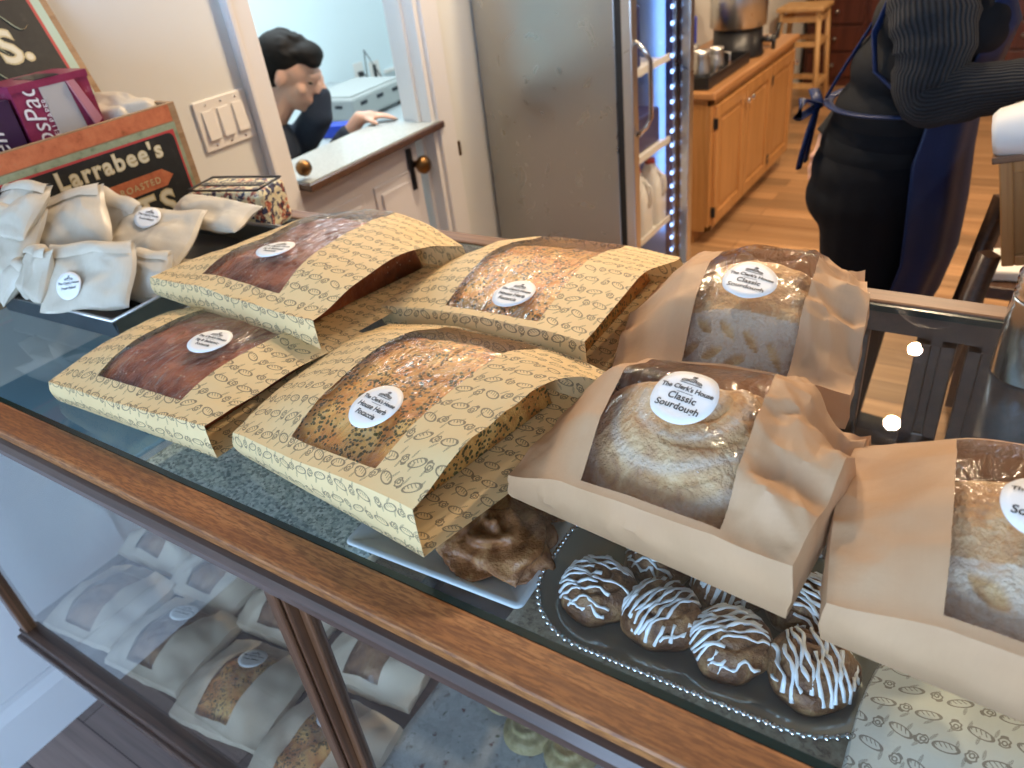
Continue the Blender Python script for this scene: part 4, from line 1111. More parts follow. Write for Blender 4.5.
for k in range(9):
    y, z = -.07 - rs.random()*.28, .03 + rs.random()*.16
    b = B(); pts = [(.0021, y - .05*q, z + .012*math.sin(q*5 + k) + .02*q) for q in [i/8 for i in range(9)]]
    b.tube(pts, [.0004 + .0022*math.sin(PI*i/8) for i in range(9)], 6, flat=.2); b.build('painted_scroll', 'old_gold', ld)

# magenta dispenser carton standing in the crate
mc = empty('dispenser_carton', (-1.50, .722, GZ+.012), .0, 'magenta deli paper carton with torn window standing inside the crate', 'carton')
# size about 0.12 x 0.19 x 0.25, tipped slightly
W2, D2, H2 = .14, .105, .304
b = B(); b.box(-D2/2, D2/2, -W2/2, W2/2, 0, H2-.012)
b.build('carton_body', 'magenta_card', mc)
def slab(name, mat, pts, z0, z1, axis, parent): 
    b = B(); b.poly(pts, z0, z1, axis); return b.build(name, mat, parent)
top = slab('carton_top', 'magenta_card', [(-D2/2-.002, -W2/2-.002), (D2/2+.002, -W2/2-.002), (D2/2+.002, W2/2+.002), (-D2/2-.002, W2/2+.002)], H2-.012, H2, 'z', mc)
slab('finger_slot', 'black_plastic', [(-.03, -.018), (.053, -.022), (.053, .022), (.03, .030), (-.03, .024)], H2, H2+.0008, 'z', mc)
fx = D2/2
o = slab('torn_window', 'grey_card', [(-.022, H2-.004), (.026, H2-.004), (.045, .12), (-.012, .12)], fx+.0002, fx+.0012, 'x', mc)
o = slab('open_flap', 'pink_card', [(.028, H2-.012), (.042, H2-.012), (.066, H2-.085), (.050, H2-.095)], fx+.0014, fx+.006, 'x', mc)
b = B(); add_text(b, 'ecosPac', lambda u, v: (fx+.0012, -.030 - v*.048, .155 + u*.044), 1.0, shear=.25, align='LEFT'); b.build('printed_lettering', 'white_print', mc)
b = B(); add_text(b, 'DELI PAPER', lambda u, v: (fx+.0012, -.017 - v*.014, .20 + u*.0135), 1.0, align='LEFT', space=1.1); b.build('printed_lettering', 'white_print', mc)
kc = empty('dark_carton', (-1.50, .615, GZ+.012), 0, 'dark purple carton with white script standing left of the magenta carton', 'carton')
plain('purple_card', (.05, .02, .06), .3)
b = B(); b.box(-.05, .05, -.055, .03, 0, .285); b.build('carton_body', 'purple_card', kc)
b = B(); add_text(b, 'deli', lambda u, v: (.051, .0 - v*.05, .17 + u*.05), 1.0, shear=.3, align='LEFT'); b.build('printed_lettering', 'white_print', kc)
p = at(126, 108, z=1.335)
pouch('crumpled white plastic bag bulging out of the open crate', (-1.47, .855, 1.318), (.14, .09, .06), (20, 24, 40), 21, group='plastic in the crate', fac=.03, fold=False, name='plastic_bag')

# ------------------------------------------------------------------ steel shaker at the right
c = at(1016, 378, z=GZ)
sk = empty('metal_shaker', (.062, .836, GZ+.001), 0, 'tall stainless steel shaker with a ribbed cap on the glass at the right', 'shaker')
B().lathe([(0, 0), (.036, 0), (.037, .002), (.035, .075), (.034, .083), (.034, .087), (.033, .090)], seg=48).build('shaker_body', 'shaker_steel', sk)
pr = [(.033, .088)]
for k in range(4): pr += [(.0335, .092+k*.007), (.0315, .0945+k*.007)]
pr += [(.031, .121), (.024, .131), (.012, .136), (0, .137)]
B().lathe(pr, seg=40).build('shaker_cap', 'shaker_steel', sk)
# ------------------------------------------------------------------ glass door fridge
FX0, FX1, FY0, FY1, FZ1 = WX+.02, -1.135, 2.315, 2.86, 2.02
fr = empty('glass_door_fridge', (FX0, FY0, 0), 0, 'tall stainless steel fridge with a lit glass door beside the doorway', 'fridge')
fw, fd = FX1-FX0, FY1-FY0
b = B(); t = .035
b.box(0, fw, 0, t, .10, FZ1); b.box(0, fw, fd-t, fd, .10, FZ1); b.box(0, t, t, fd-t, .10, FZ1); b.box(t, fw, t, fd-t, FZ1-.20, FZ1); b.box(t, fw, t, fd-t, .10, .16)
b.build('cabinet', 'stainless', fr, bevel=.004)
b = B(); b.box(.03, fw-.03, .03, fd-.03, .0, .10); b.build('kick_base', 'black_metal', fr)
for (a, c) in ((t, fd-t),):
    b = B(); b.box(t, t+.004, a, c, .16, FZ1-.2).box(t, fw-.01, a, a+.004, .16, FZ1-.2).box(t, fw-.01, c-.004, c, .16, FZ1-.2).box(t, fw-.01, a, c, .16, .165)
    b.build('blue_tinted_liner', 'fridge_liner', fr)  # blue glow of the fridge lights is put into the liner colour
b = B(); 
for (y0, y1, z0, z1) in ((0, fd, .11, .13), (0, fd, FZ1-.02, FZ1), (0, .02, .11, FZ1), (fd-.02, fd, .11, FZ1)): b.box(fw, fw+.022, y0+.003, y1-.003, z0, z1)
b.build('door_gasket', 'dark_rubber', fr)
b = B(); dx0, dx1 = fw+.022, fw+.058; s_ = .045
b.box(dx0, dx1, 0, s_, .11, FZ1).box(dx0, dx1, fd-s_, fd, .11, FZ1).box(dx0, dx1, s_, fd-s_, .11, .18).box(dx0, dx1, s_, fd-s_, FZ1-.28, FZ1)
dr = b.build('door', 'brushed', fr, bevel=.005)
b = B(); b.face([b.bm.verts.new(p) for p in ((dx0+.02, s_, .18), (dx0+.02, fd-s_, .18), (dx0+.02, fd-s_, FZ1-.28), (dx0+.02, s_, FZ1-.28))]); b.build('glass_pane', 'pane_glass', dr)
hz0, hz1 = at(641, 135, x=FX0+dx1+.02).z, at(641, 45, x=FX0+dx1+.02).z
b = B(); b.tube([(dx1, .03, hz1+.01), (dx1+.03, .035, hz1-.02), (dx1+.045, .04, hz1-.05), (dx1+.045, .04, hz0+.05), (dx1+.03, .035, hz0+.02), (dx1, .03, hz0-.01)], .008, 12)
b.build('door_handle', 'chrome', dr)
b = B(); b.box(fw-.03, fw-.012, fd-t-.03, fd-t-.004, .22, FZ1-.3); lp = b.build('light_strip', 'navy_box', fr)
for k in range(26):
    z = .27 + k*.055
    bb = bmesh.new(); bmesh.ops.create_icosphere(bb, subdivisions=2, radius=.0075); b = B(); b.merge(bb, Matrix.Translation((fw-.010, fd-t-.017, z))); b.build('led', 'led_glow', lp)
l = area('fridge_inner_light', (FX0+fw-.06, FY0+fd-.07, 1.1), .04, .7, (.34, .58, 1), (0, -PI/2, 0), .04)
l.data.shape = 'RECTANGLE'; l.data.size = 1.5; l.data.size_y = .04; l.rotation_euler = (0, PI/2, -PI/2 - .3)
hd = at(650, 14, x=FX0+dx1)
b = B(); b.box(dx0+.021, dx0+.026, s_, fd-s_, FZ1-.50, FZ1-.28); paint('header_cream', (.62, .70, .50)); b.build('header_sign', 'header_cream', dr)
for z in (.42, .74, 1.04, 1.36):
    b = B()
    b.box(t+.01, fw-.008, t+.01, fd-t-.04, z-.003, z); b.box(fw-.013, fw-.006, t+.01, fd-t-.04, z-.01, z+.014)
    b.build('shelf', 'white_plastic', fr)
def jug(x, y, z, label):
    r = empty('milk_jug', (x, y, z), 0, label, 'milk jug', 'milk jugs in the fridge')
    b = B(); prof = [(.0, 0), (.052, 0), (.055, .01), (.055, .15), (.045, .19), (.022, .225), (.019, .24)]
    rings = []
    for (q, zz) in prof:
        if q == 0: continue
        rings.append([b.bm.verts.new((px_, py_, zz)) for px_, py_ in rrect(q*2, q*2, q*.5, 4)])
    for A_, C_ in zip(rings, rings[1:]):
        for k in range(len(A_)): b.face([A_[k], A_[(k+1) % len(A_)], C_[(k+1) % len(A_)], C_[k]], smooth=True)
    b.face(rings[0][::-1]); b.face(rings[-1]); b.tube([(.03, 0, .21), (.062, 0, .19), (.066, 0, .14), (.054, 0, .11)], .007, 8); b.build('jug_body', 'milk', r)
    B().lathe([(0, .238), (.021, .238), (.021, .256), (0, .258)], seg=16).build('cap', 'red_cap', r)
for k, y in enumerate((.15, .285, .42)):
    jug(FX0+fw-.072, FY0+y, .421, ['white milk jug with a red cap, nearest the fridge handle', 'white milk jug with a red cap in the middle of the fridge shelf', 'white milk jug with a red cap, by the fridge lights'][k])
b = B(); b.box(-.09, .09, -.11, .11, 0, .13, bev=.01); o = b.build('dark_tub', 'navy_box', loc=(FX0+fw-.13, FY0+.34, .741)); tag(o, 'dark blue tub on the fridge shelf above the milk jugs', 'tub')
b = B(); b.box(-.08, .08, -.08, .08, 0, .20, bev=.01); o = b.build('dark_tub', 'navy_box', loc=(FX0+fw-.125, FY0+.22, 1.041)); tag(o, 'tall dark blue box on the upper fridge shelf', 'tub')

# ------------------------------------------------------------------ oak cabinet along the wall
KX, KY0, KY1, KH = -1.221, 3.47, 4.86, .72
kb = empty('oak_cabinet', (KX, KY0, 0), 0, 'honey oak base cabinet along the wall past the fridge', 'cabinet')
kd = KX - (WX+.005); kl = KY1-KY0
b = B(); b.box(-kd, -.02, 0, kl, .075, KH); b.box(-kd, -.08, .02, kl-.02, 0, .075); b.box(-.02, 0, 0, .045, .075, KH); b.box(-.02, 0, kl-.045, kl, .075, KH); b.box(-.02, 0, 0, kl, KH-.03, KH); b.box(-.02, 0, 0, kl, .075, .105)
b.build('carcass', 'honey_oak', kb, bevel=.003)
nd = 3; dw_ = (kl-.06)/nd
for k in range(nd):
    y0 = .03 + k*dw_ + .006; y1 = y0 + dw_ - .012; z0, z1 = .10, KH-.035
    b = B(); f = .058
    b.box(0, .018, y0, y0+f, z0, z1).box(0, .018, y1-f, y1, z0, z1).box(0, .018, y0+f, y1-f, z0, z0+f).box(0, .018, y0+f, y1-f, z1-f, z1); b.box(0, .007, y0+f, y1-f, z0+f, z1-f)
    b.box(.004, .013, y0+f+.025, y1-f-.025, z0+f+.025, z1-f-.025)
    dr_ = b.build('door', 'honey_oak', kb, bevel=.003)
    ky = y1-.03 if k % 2 == 0 else y0+.03
    b = B(); b.lathe([(.006, .016), (.007, .028), (.016, .036), (.014, .045), (0, .047)], seg=16, mtx=Matrix.Translation((0, ky, z1-.07)) @ Matrix.Rotation(PI/2, 4, 'Y')); b.build('knob', 'chrome', dr_)
    for z in (z0+.07, z1-.08):
        bx('hinge', 'black_metal', (.0, .022, (y0-.006 if k % 2 == 0 else y1-.004), (y0+.004 if k % 2 == 0 else y1+.006), z-.025, z+.025), dr_)
b = B(); b.box(WX+.004, KX+.022, KY0-.02, KY1+.02, KH+.001, KH+.036); tag(b.build('countertop', 'honey_top', bevel=.008), 'honey oak worktop with rounded edge on the oak cabinet', 'worktop')
KT = KH+.037
# black drip tray with steel pitchers, brewer, portafilter
b = B(); b.box(-.15, .15, -.30, .30, 0, .008); 
for q in ((-.15, -.142, -.30, .30), (.142, .15, -.30, .30), (-.142, .142, -.30, -.292), (-.142, .142, .292, .30)): b.box(*q, .008, .055)
tag(b.build('black_tray', 'black_plastic', loc=(KX-.175, KY0+.32, KT), bevel=.002), 'black rimmed tray on the near end of the oak worktop', 'tray')
def pitcher(x, y, s, label):
    r = empty('steel_pitcher', (x, y, KT+.009), 0, label, 'pitcher', 'steel pitchers on the black tray')
    B().lathe([(0, 0), (.042*s, 0), (.044*s, .01), (.038*s, .07*s), (.032*s, .11*s), (.035*s, .125*s), (.033*s, .125*s), (.030*s, .11*s), (.036*s, .07*s), (.04*s, .01), (0, .006)], seg=24).build('pitcher_body', 'brushed', r)
    b = B(); b.tube([(.036*s, 0, .105*s), (.065*s, 0, .10*s), (.068*s, 0, .05*s), (.042*s, 0, .03*s)], .004, 8); b.build('handle', 'brushed', r)
pitcher(KX-.10, KY0+.12, 1.15, 'steel milk pitcher nearest the front corner of the black tray'); pitcher(KX-.19, KY0+.22, 1.2, 'steel milk pitcher behind the front one on the black tray'); pitcher(KX-.09, KY0+.30, 1.0, 'smaller steel pitcher beside the brewer')
br = empty('coffee_brewer', (KX-.15, KY0+.80, KT), 0, 'black and stainless coffee brewer on the oak worktop', 'coffee brewer')
B().lathe([(0, 0), (.135, 0), (.14, .01), (.13, .03), (.125, .14)], seg=36).build('base', 'black_plastic', br)
B().lathe([(.128, .142), (.145, .15), (.147, .40), (.135, .41)], seg=36).build('steel_drum', 'brushed', br)
B().lathe([(.138, .412), (.14, .43), (.10, .46), (0, .47)], seg=36).build('lid', 'black_plastic', br)
b = B(); b.tube([(.12, 0, .08), (.19, 0, .075)], .012, 10); b.tube([(.19, 0, .10), (.19, 0, .03)], .011, 10); b.build('spigot', 'black_plastic', br)
pf = empty('portafilter', (KX-.055, KY0+1.02, KT+.03), 0, 'chrome and black portafilter at the far end of the oak worktop', 'portafilter')
B().lathe([(0, -.02), (.03, -.02), (.034, .02), (.036, .025), (.030, .025), (0, .0)], seg=20).build('basket', 'chrome', pf)
b = B(); b.tube([(.03, 0, .0), (.05, .01, .02), (.055, .015, .09)], [.008, .011, .013], 10); b.build('handle', 'black_plastic', pf)
bx_ = B().box(-.10, .10, -.03, .03, 0, .24, bev=.01).build('blue_packet', 'blue_plastic', loc=(KX-.38, KY0+.52, KT)); tag(bx_, 'blue packet against the wall behind the steel pitchers', 'packet')

# wooden stool and red drawer chest far behind
sx, sy = -1.48, 6.1
sl = empty('wooden_stool', (sx, sy, 0), 0, 'pale pine bar stool in the far corner past the oak worktop', 'stool')
hh_ = .74; legs = []
for (a, c) in ((-1, -1), (1, -1), (1, 1), (-1, 1)):
    b = B(); b.tube([(a*.17, c*.17, 0), (a*.125, c*.125, hh_-.03)], .020, 4); b.build('leg', 'pine', sl)
b = B(); b.box(-.16, .16, -.16, .16, hh_-.03, hh_, bev=.008); b.build('seat', 'pine', sl)
for z, q in ((.22, .155), (.50, .14), (.66, .132)):
    for (x0, x1, y0, y1) in ((-q, q, -q, -q), (-q, q, q, q), (-q, -q, -q, q), (q, q, -q, q)):
        b = B(); b.box(x0-.008, x1+.008, y0-.008, y1+.008, z-.018, z+.018); b.build('rung', 'pine', sl)
ch = empty('drawer_chest', (-1.2, 7.12, 0), 0, 'dark red wooden chest of small drawers at the back of the shop', 'drawer chest')
b = B(); b.box(-.45, 2.2, -.2, .25, 0, 1.9); b.build('carcass', 'cherry', ch)
for c_ in range(6):
    for r_ in range(9):
        x0 = -.43 + c_*.43; z0 = .08 + r_*.20
        b = B(); b.box(x0+.01, x0+.41, -.222, -.2, z0, z0+.18); o = b.build('drawer', 'cherry', ch, bevel=.004)
        b = B(); b.lathe([(.006, 0), (.016, .02), (0, .03)], seg=10, mtx=Matrix.Translation((x0+.21, -.222, z0+.09)) @ Matrix.Rotation(PI/2, 4, 'X')); b.build('knob', 'brushed', o)

# ------------------------------------------------------------------ things right of the person
lt = empty('low_bench', (.18, 2.62, 0), 0, 'low dark wooden bench on the floor behind the apron', 'bench')
b = B(); b.box(-.22, .30, -.2, .25, .42, .46); b.build('bench_top', 'walnut', lt, bevel=.004)
for (x, y) in ((-.2, -.18), (.27, -.18), (.27, .22), (-.2, .22)): bx('leg', 'walnut', (x, x+.035, y, y+.035, 0, .42), lt)
b = B(); b.box(-.12, .12, -.09, .09, 0, .035, bev=.008); tag(b.build('white_box', 'white_plastic', loc=(.08, 2.56, .461), rot=(0, 0, .2)), 'flat white box on the low bench', 'box')
lump('leafy_bag', 'green_leafy', (.12, 2.60, .498), .08, .06, .05, 4, 'dark green leafy bundle on the white box', 'greens', amp=.3, cell=.3)
RY = 1.62
tl = at(1008, 165, y=RY); bl = at(1010, 272, y=RY)
rg = empty('framed_cabinet', (tl.x-.004, RY, 0), 0, 'wood framed cabinet on dark slanted legs at the right edge', 'cabinet')
z0, z1 = bl.z, tl.z; b = B(); f = .022; Wd = .55
b.box(0, f, 0, .4, z0, z1).box(Wd-f, Wd, 0, .4, z0, z1).box(f, Wd-f, 0, f, z0, z0+f).box(f, Wd-f, 0, f, z1-f, z1).box(f, Wd-f, .4-f, .4, z0, z1)
fo = b.build('frame', 'honey_oak', rg, bevel=.003)
b = B(); b.box(f, Wd-f, .010, .016, z0+f, z1-f); fp_ = b.build('front_panel', 'honey_oak', rg)
b = B(); b.box(-.01, Wd+.01, -.012, .41, z1+.001, z1+.014); tb_ = b.build('top_board', 'back_rail_wood', rg, bevel=.002)
for o in (fo, fp_, tb_):
    o.matrix_local = Matrix.Translation((0, 0, z0)) @ Matrix.Rotation(-.22, 4, 'Y') @ Matrix.Translation((.035, 0, -z0))
for (x0, x1, y) in ((.01, -.10, .03), (.50, .62, .03), (.01, -.10, .37), (.50, .62, .37)):
    b = B(); b.tube([(x0, y, z0+.02), (x1, y, 0.0)], .022, 4); b.build('leg', 'walnut', rg)
cc = at(1012, 136, y=RY-.02)
b = B(); b.lathe([(0, 0), (.036, 0), (.044, .01), (.064, .12), (.068, .127), (.066, .132), (.060, .130), (0, .115)], seg=8, mtx=Matrix.Rotation(1.35, 4, 'Y') @ Matrix.Rotation(.3, 4, 'Z'))
tag(b.build('white_bowl', 'white_plastic', loc=(cc.x-.03, RY+.02, z1+.050)), 'white faceted paper bowl lying on its side on the framed cabinet', 'bowl')
wc = at(985, 312, z=.45)
# ------------------------------------------------------------------ blob bodies: tapered limbs fused into one surface
def cap(b, p0, p1, r0, r1, flat=1.0, seg=14):
    p0, p1 = Vector(p0), Vector(p1); n = 8; d = (p1-p0)
    pts = []; rr = []
    L = d.length; u = d/L
    for k in range(5): a = -PI/2 + PI/2*k/4; pts.append(p0 + u*r0*math.sin(a)); rr.append(max(.0008, r0*math.cos(a)))
    for k in range(1, n): pts.append(p0.lerp(p1, k/n)); rr.append(r0 + (r1-r0)*k/n)
    for k in range(5): a = PI/2*k/4; pts.append(p1 + u*r1*math.sin(a)); rr.append(max(.0008, r1*math.cos(a)))
    b.tube(pts, rr, seg, flat=flat)
def ell(b, c, r, rot=(0, 0, 0)):
    bb = bmesh.new(); bmesh.ops.create_icosphere(bb, subdivisions=4, radius=1)
    b.merge(bb, Matrix.Translation(c) @ Euler(rot).to_matrix().to_4x4() @ Matrix.Diagonal((*r, 1)), smooth=True)
def fuse(b, name, mat, parent=None, voxel=.008, smooth=6, loc=None):
    o = b.build(name, mat, parent, loc=loc)
    m = o.modifiers.new('fuse', 'REMESH'); m.mode = 'VOXEL'; m.voxel_size = voxel; m.use_smooth_shade = True
    if smooth: s = o.modifiers.new('soft', 'SMOOTH'); s.iterations = smooth; s.factor = .5
    return o
def hand(b, wrist, dirv, palm_n, side, s=1.0, curl=.5):
    """palm and five fingers; side = direction in which the thumb leaves"""
    d = Vector(dirv).normalized(); n = Vector(palm_n).normalized(); sd = Vector(side).normalized(); w = Vector(wrist)
    cap(b, w, w + d*.045*s + sd*.004, .022*s, .026*s); cap(b, w + d*.045*s - sd*.026*s, w + d*.062*s + sd*.026*s, .013*s, .013*s); cap(b, w+d*.02*s-sd*.012*s, w+d*.075*s-sd*.02*s, .014*s, .012*s)
    for k, (ln, off) in enumerate(((.070, .027), (.080, .009), (.074, -.009), (.056, -.027))):
        p = w + d*.075*s + sd*off*s; c = curl*(1+.15*k); u = d
        for q, fr_ in enumerate((.45, .32, .23)):
            u = (u*math.cos(c*.6) + n*math.sin(c*.6)).normalized(); p2 = p + u*ln*fr_*s; cap(b, p, p2, (.0092-.0008*q)*s, (.0086-.0008*q)*s, seg=8); p = p2; n = (n - u*n.dot(u)).normalized()
    n = Vector(palm_n).normalized(); p = w + d*.022*s + sd*.024*s; u = (sd*.75 + d*.7 + n*.3).normalized()
    for ln in (.034, .028): p2 = p + u*ln*s; cap(b, p, p2, .0115*s, .0095*s, seg=8); p = p2; u = (u + d*.5 + n*.2).normalized()
def head(b, c, fwd, up=(0, 0, 1), s=1.0):
    f = Vector(fwd).normalized(); r = f.cross(Vector(up)).normalized(); u = r.cross(f); c = Vector(c)
    Mx = Matrix(((r.x, f.x, u.x, c.x), (r.y, f.y, u.y, c.y), (r.z, f.z, u.z, c.z), (0, 0, 0, 1)))
    def el(x, y, z, rx, ry, rz, rot=(0, 0, 0)):
        bb = bmesh.new(); bmesh.ops.create_icosphere(bb, subdivisions=4, radius=1)
        b.merge(bb, Mx @ Matrix.Translation((x*s, y*s, z*s)) @ Euler(rot).to_matrix().to_4x4() @ Matrix.Diagonal((rx*s, ry*s, rz*s, 1)), smooth=True)
    el(0, -.012, .028, .076, .096, .086); el(0, .030, -.045, .056, .062, .070); el(0, .062, -.092, .026, .024, .022); el(0, .084, .026, .05, .018, .016)
    el(0, .094, -.018, .010, .018, .022, (-.5, 0, 0)); el(0, .104, -.028, .012, .010, .009); el(0, .088, -.062, .024, .012, .009); el(0, .086, -.074, .02, .012, .008)
    for q in (-1, 1): el(q*.078, -.008, -.012, .008, .018, .030, (0, 0, q*.3)); el(q*.045, .058, -.028, .02, .02, .02); el(q*.03, .083, .006, .014, .010, .008)
    return Mx
# woman in the navy apron, seen from her right side
PX, PY = -.27, 2.07
wm = B()
cap(wm, (PX+.02, PY, .86), (PX+.05, PY, 1.28), .12, .11); ell(wm, (PX, PY, .9), (.15, .17, .13)); cap(wm, (PX+.08, PY, 1.34), (PX+.14, PY, 1.50), .055, .05)
for s_ in (-1, 1):
    cap(wm, (PX+.01, PY+s_*.09, .86), (PX-.01, PY+s_*.10, .48), .095, .062); cap(wm, (PX-.01, PY+s_*.10, .48), (PX-.03, PY+s_*.10, .08), .055, .038); cap(wm, (PX-.03, PY+s_*.10, .05), (PX+.10, PY+s_*.11, .035), .036, .030)
RE = at(934, 92, y=1.84); RS = Vector((PX+.065, 1.895, 1.345)); RW = Vector((RE.x+.24, 1.80, RE.z+.035))
LS = Vector((PX+.06, 2.245, 1.335)); LE = Vector((PX-.05, 2.34, 1.08)); LW = at(826, 138, y=2.27)
cap(wm, RS, RE, .045, .036); cap(wm, RE, RW, .035, .026); cap(wm, LS, LE, .045, .036); cap(wm, LE, LW, .034, .024); cap(wm, (PX+.05, PY-.14, 1.33), (PX+.05, PY+.14, 1.33), .05, .05)
hand(wm, RW, (1, .1, .05), (0, .3, -1), (0, 1, 0)); hand(wm, LW, (-.15, -.2, -1), (.8, -.6, 0), (.4, .6, 0), curl=.4)
Mh = head(wm, (PX+.20, PY, 1.575), (1, .25, -.55))
woman = fuse(wm, 'person', 'skin', None, .0065, 3)
tag(woman, 'person in a black ribbed sweater and navy apron standing behind the counter', 'person')
b = B()
for (z, cx, rx, ry) in ((1.36, PX+.06, .085, .17), (1.26, PX+.05, .125, .185), (1.16, PX+.025, .135, .175), (1.06, PX+.005, .142, .178), (.98, PX-.005, .155, .19)): ell(b, (cx, PY, z), (rx, ry, .10))
ell(b, (PX+.13, PY, 1.24), (.085, .15, .085)); cap(b, (PX+.07, PY, 1.38), (PX+.10, PY, 1.44), .062, .058)
cloth('sweater_body', (.005, .0055, .007), (.010, .0105, .012), sheen=0)
sw = fuse(b, 'sweater', 'sweater_body', woman, .009, 8)
def sleeve(pts, rad, name='sleeve', mat='sweater', rib=1):
    b = B(); P_ = [Vector(p) for p in pts]; n = 40; seg = 48; rings = []
    def cr(i, t):
        g = lambda k: P_[min(max(k, 0), len(P_)-1)]
        p0, p1, p2, p3 = g(i-1), g(i), g(i+1), g(i+2); return p1 + (p2-p0)*.5*t + (p0*2-p1*5+p2*4-p3)*.5*t*t + ((p1-p2)*3+p3-p0)*.5*t*t*t
    cs = []
    for k in range(n+1):
        x = k/n*(len(P_)-1); i = min(int(x), len(P_)-2); cs.append((cr(i, x-i), rad[i]*(1-(x-i)) + rad[i+1]*(x-i)))
    upv = Vector((0, 0, 1))
    for k, (c, r) in enumerate(cs):
        d = (cs[min(k+1, n)][0] - cs[max(k-1, 0)][0]).normalized(); x = d.cross(upv)
        if x.length < .2: x = d.cross(Vector((1, 0, 0)))
        x.normalize(); y = x.cross(d); upv = y
        wob = 1 + .035*math.sin(k*1.3) + .02*math.sin(k*2.9)
        rings.append([b.bm.verts.new(c + (x*math.cos(2*PI*m/seg) + y*math.sin(2*PI*m/seg))*r*wob*(1+.02*math.sin(3*2*PI*m/seg+k*.5))) for m in range(seg)])
    for k in range(n):
        for m in range(seg): b.face([rings[k][m], rings[k][(m+1) % seg], rings[k+1][(m+1) % seg], rings[k+1][m]], smooth=True, uvs=[(m/seg*44, k/n), ((m+1)/seg*44, k/n), ((m+1)/seg*44, (k+1)/n), (m/seg*44, (k+1)/n)])
    b.face(rings[0][::-1]); b.face(rings[-1]); return b.build(name, mat, woman)
sleeve([RS+Vector((-.015, .035, .03)), RS+Vector((0, -.01, -.04)), RS.lerp(RE, .6)+Vector((.0, -.005, 0)), RE+Vector((-.012, 0, -.008)), RE.lerp(RW, .35)+Vector((0, 0, -.004)), RW], [.075, .085, .075, .062, .054, .038])
sleeve([LS+Vector((-.01, -.03, .03)), LS, LS.lerp(LE, .6), LE, LE.lerp(LW, .5), LW], [.07, .078, .068, .056, .05, .036])
b = B()
for (z, cx, rx, ry) in ((1.0, PX, .150, .185), (.92, PX-.01, .165, .205), (.85, PX-.015, .168, .21)): ell(b, (cx, PY, z), (rx, ry, .11))
for s_ in (-1, 1):
    cap(b, (PX-.005, PY+s_*.095, .86), (PX-.01, PY+s_*.10, .50), .125, .082); cap(b, (PX-.01, PY+s_*.10, .50), (PX-.03, PY+s_*.10, .10), .080, .062)
fuse(b, 'trousers', 'black_trousers', woman, .009, 8)
for s_ in (-1, 1):
    b = B(); cap(b, (PX-.04, PY+s_*.10, .045), (PX+.13, PY+s_*.11, .035), .045, .036); b.box(PX-.08, PX+.15, PY+s_*.10-.035, PY+s_*.10+.04, 0, .02); o = fuse(b, 'shoe', 'dark_rubber', woman, .006, 3)
b = B()
lev = [(1.33, PX+.10, .085, .10, .75), (1.25, PX+.075, .145, .15, .8), (1.15, PX+.045, .155, .17, .9), (1.08, PX+.02, .16, .185, 1.1), (.98, PX+.005, .178, .205, 1.15), (.86, PX+.005, .188, .225, 1.12), (.74, PX+.015, .18, .225, 1.12), (.62, PX+.01, .165, .215, 1.18), (.56, PX-.0, .155, .205, 1.22)]
def apf(u, v):
    x = v*(len(lev)-1); i = min(int(x), len(lev)-2); q = x-i; L0 = [a*(1-q) + c*q for a, c in zip(lev[i], lev[i+1])]
    a = (u*2-1)*L0[4]; fold = 1 + .03*math.sin(u*26 + v*4)*v
    return Vector((L0[1] + L0[2]*math.cos(a)*fold, PY + L0[3]*math.sin(a)*fold, L0[0]))
b.grid(apf, 48, 40); ap = b.build('apron', 'navy_apron', woman, solid=.003)
def strap(pts, r=.012, name='apron_strap'): 
    b = B(); b.tube(pts, r, 8, flat=.3); return b.build(name, 'navy_apron', ap)
def bodyp(a, z, e=.004): 
    L0 = min(((1.36, PX+.06, .088, .175), (1.26, PX+.05, .130, .19), (1.16, PX+.025, .145, .185), (1.08, PX+.008, .152, .186), (1.03, PX+.0, .158, .19)), key=lambda q: abs(q[0]-z))
    return Vector((L0[1] + (L0[2]+e)*math.cos(a), PY + (L0[3]+e)*math.sin(a), z))
strap([bodyp(-a, 1.08+.005*math.sin(a), .006) for a in [1.2+k*.12 for k in range(17)]]); strap([bodyp(a, 1.08, .006) for a in [1.2+k*.12 for k in range(17)]])
strap([bodyp(-1.15, 1.12, .012), bodyp(-1.5, 1.13, .014), bodyp(-1.9, 1.18, .012), bodyp(-2.3, 1.25, .012), bodyp(-2.6, 1.33, .010), Vector((PX-.0, PY-.05, 1.42)), Vector((PX+.06, PY-.06, 1.455))])
strap([bodyp(-2.9, 1.09, .012), bodyp(-2.95, 1.14, .012), bodyp(-2.9, 1.22, .01), bodyp(-2.8, 1.32, .01), Vector((PX-.01, PY+.03, 1.42)), Vector((PX+.06, PY+.05, 1.455))])
kx = PX-.165
for dy in (-.03, .04): strap([(kx, PY-.06, 1.08), (kx-.012, PY-.06+dy*.6, 1.02), (kx-.022, PY-.06+dy*.9, .96), (kx-.026, PY-.06+dy, .925)], .020, 'apron_tie')
for dy in (-.05, .05): strap([(kx, PY-.06, 1.08), (kx-.025, PY-.06+dy, 1.10), (kx-.03, PY-.06+dy*1.5, 1.06), (kx, PY-.06, 1.075)], .014, 'apron_bow')
b = B(); hc = Vector((PX+.20, PY, 1.575))
ell(b, hc+Vector((-.03, -.01, .035)), (.105, .095, .095)); 
for q in range(9):
    a = -1.9+q*.45; cap(b, hc+Vector((-.03+.06*math.cos(a), .075*math.sin(a), .02)), hc+Vector((.02+.07*math.cos(a)+.06, .085*math.sin(a)-.02, -.22)), .03, .012)
fuse(b, 'hair', 'brown_hair', woman, .007, 3)

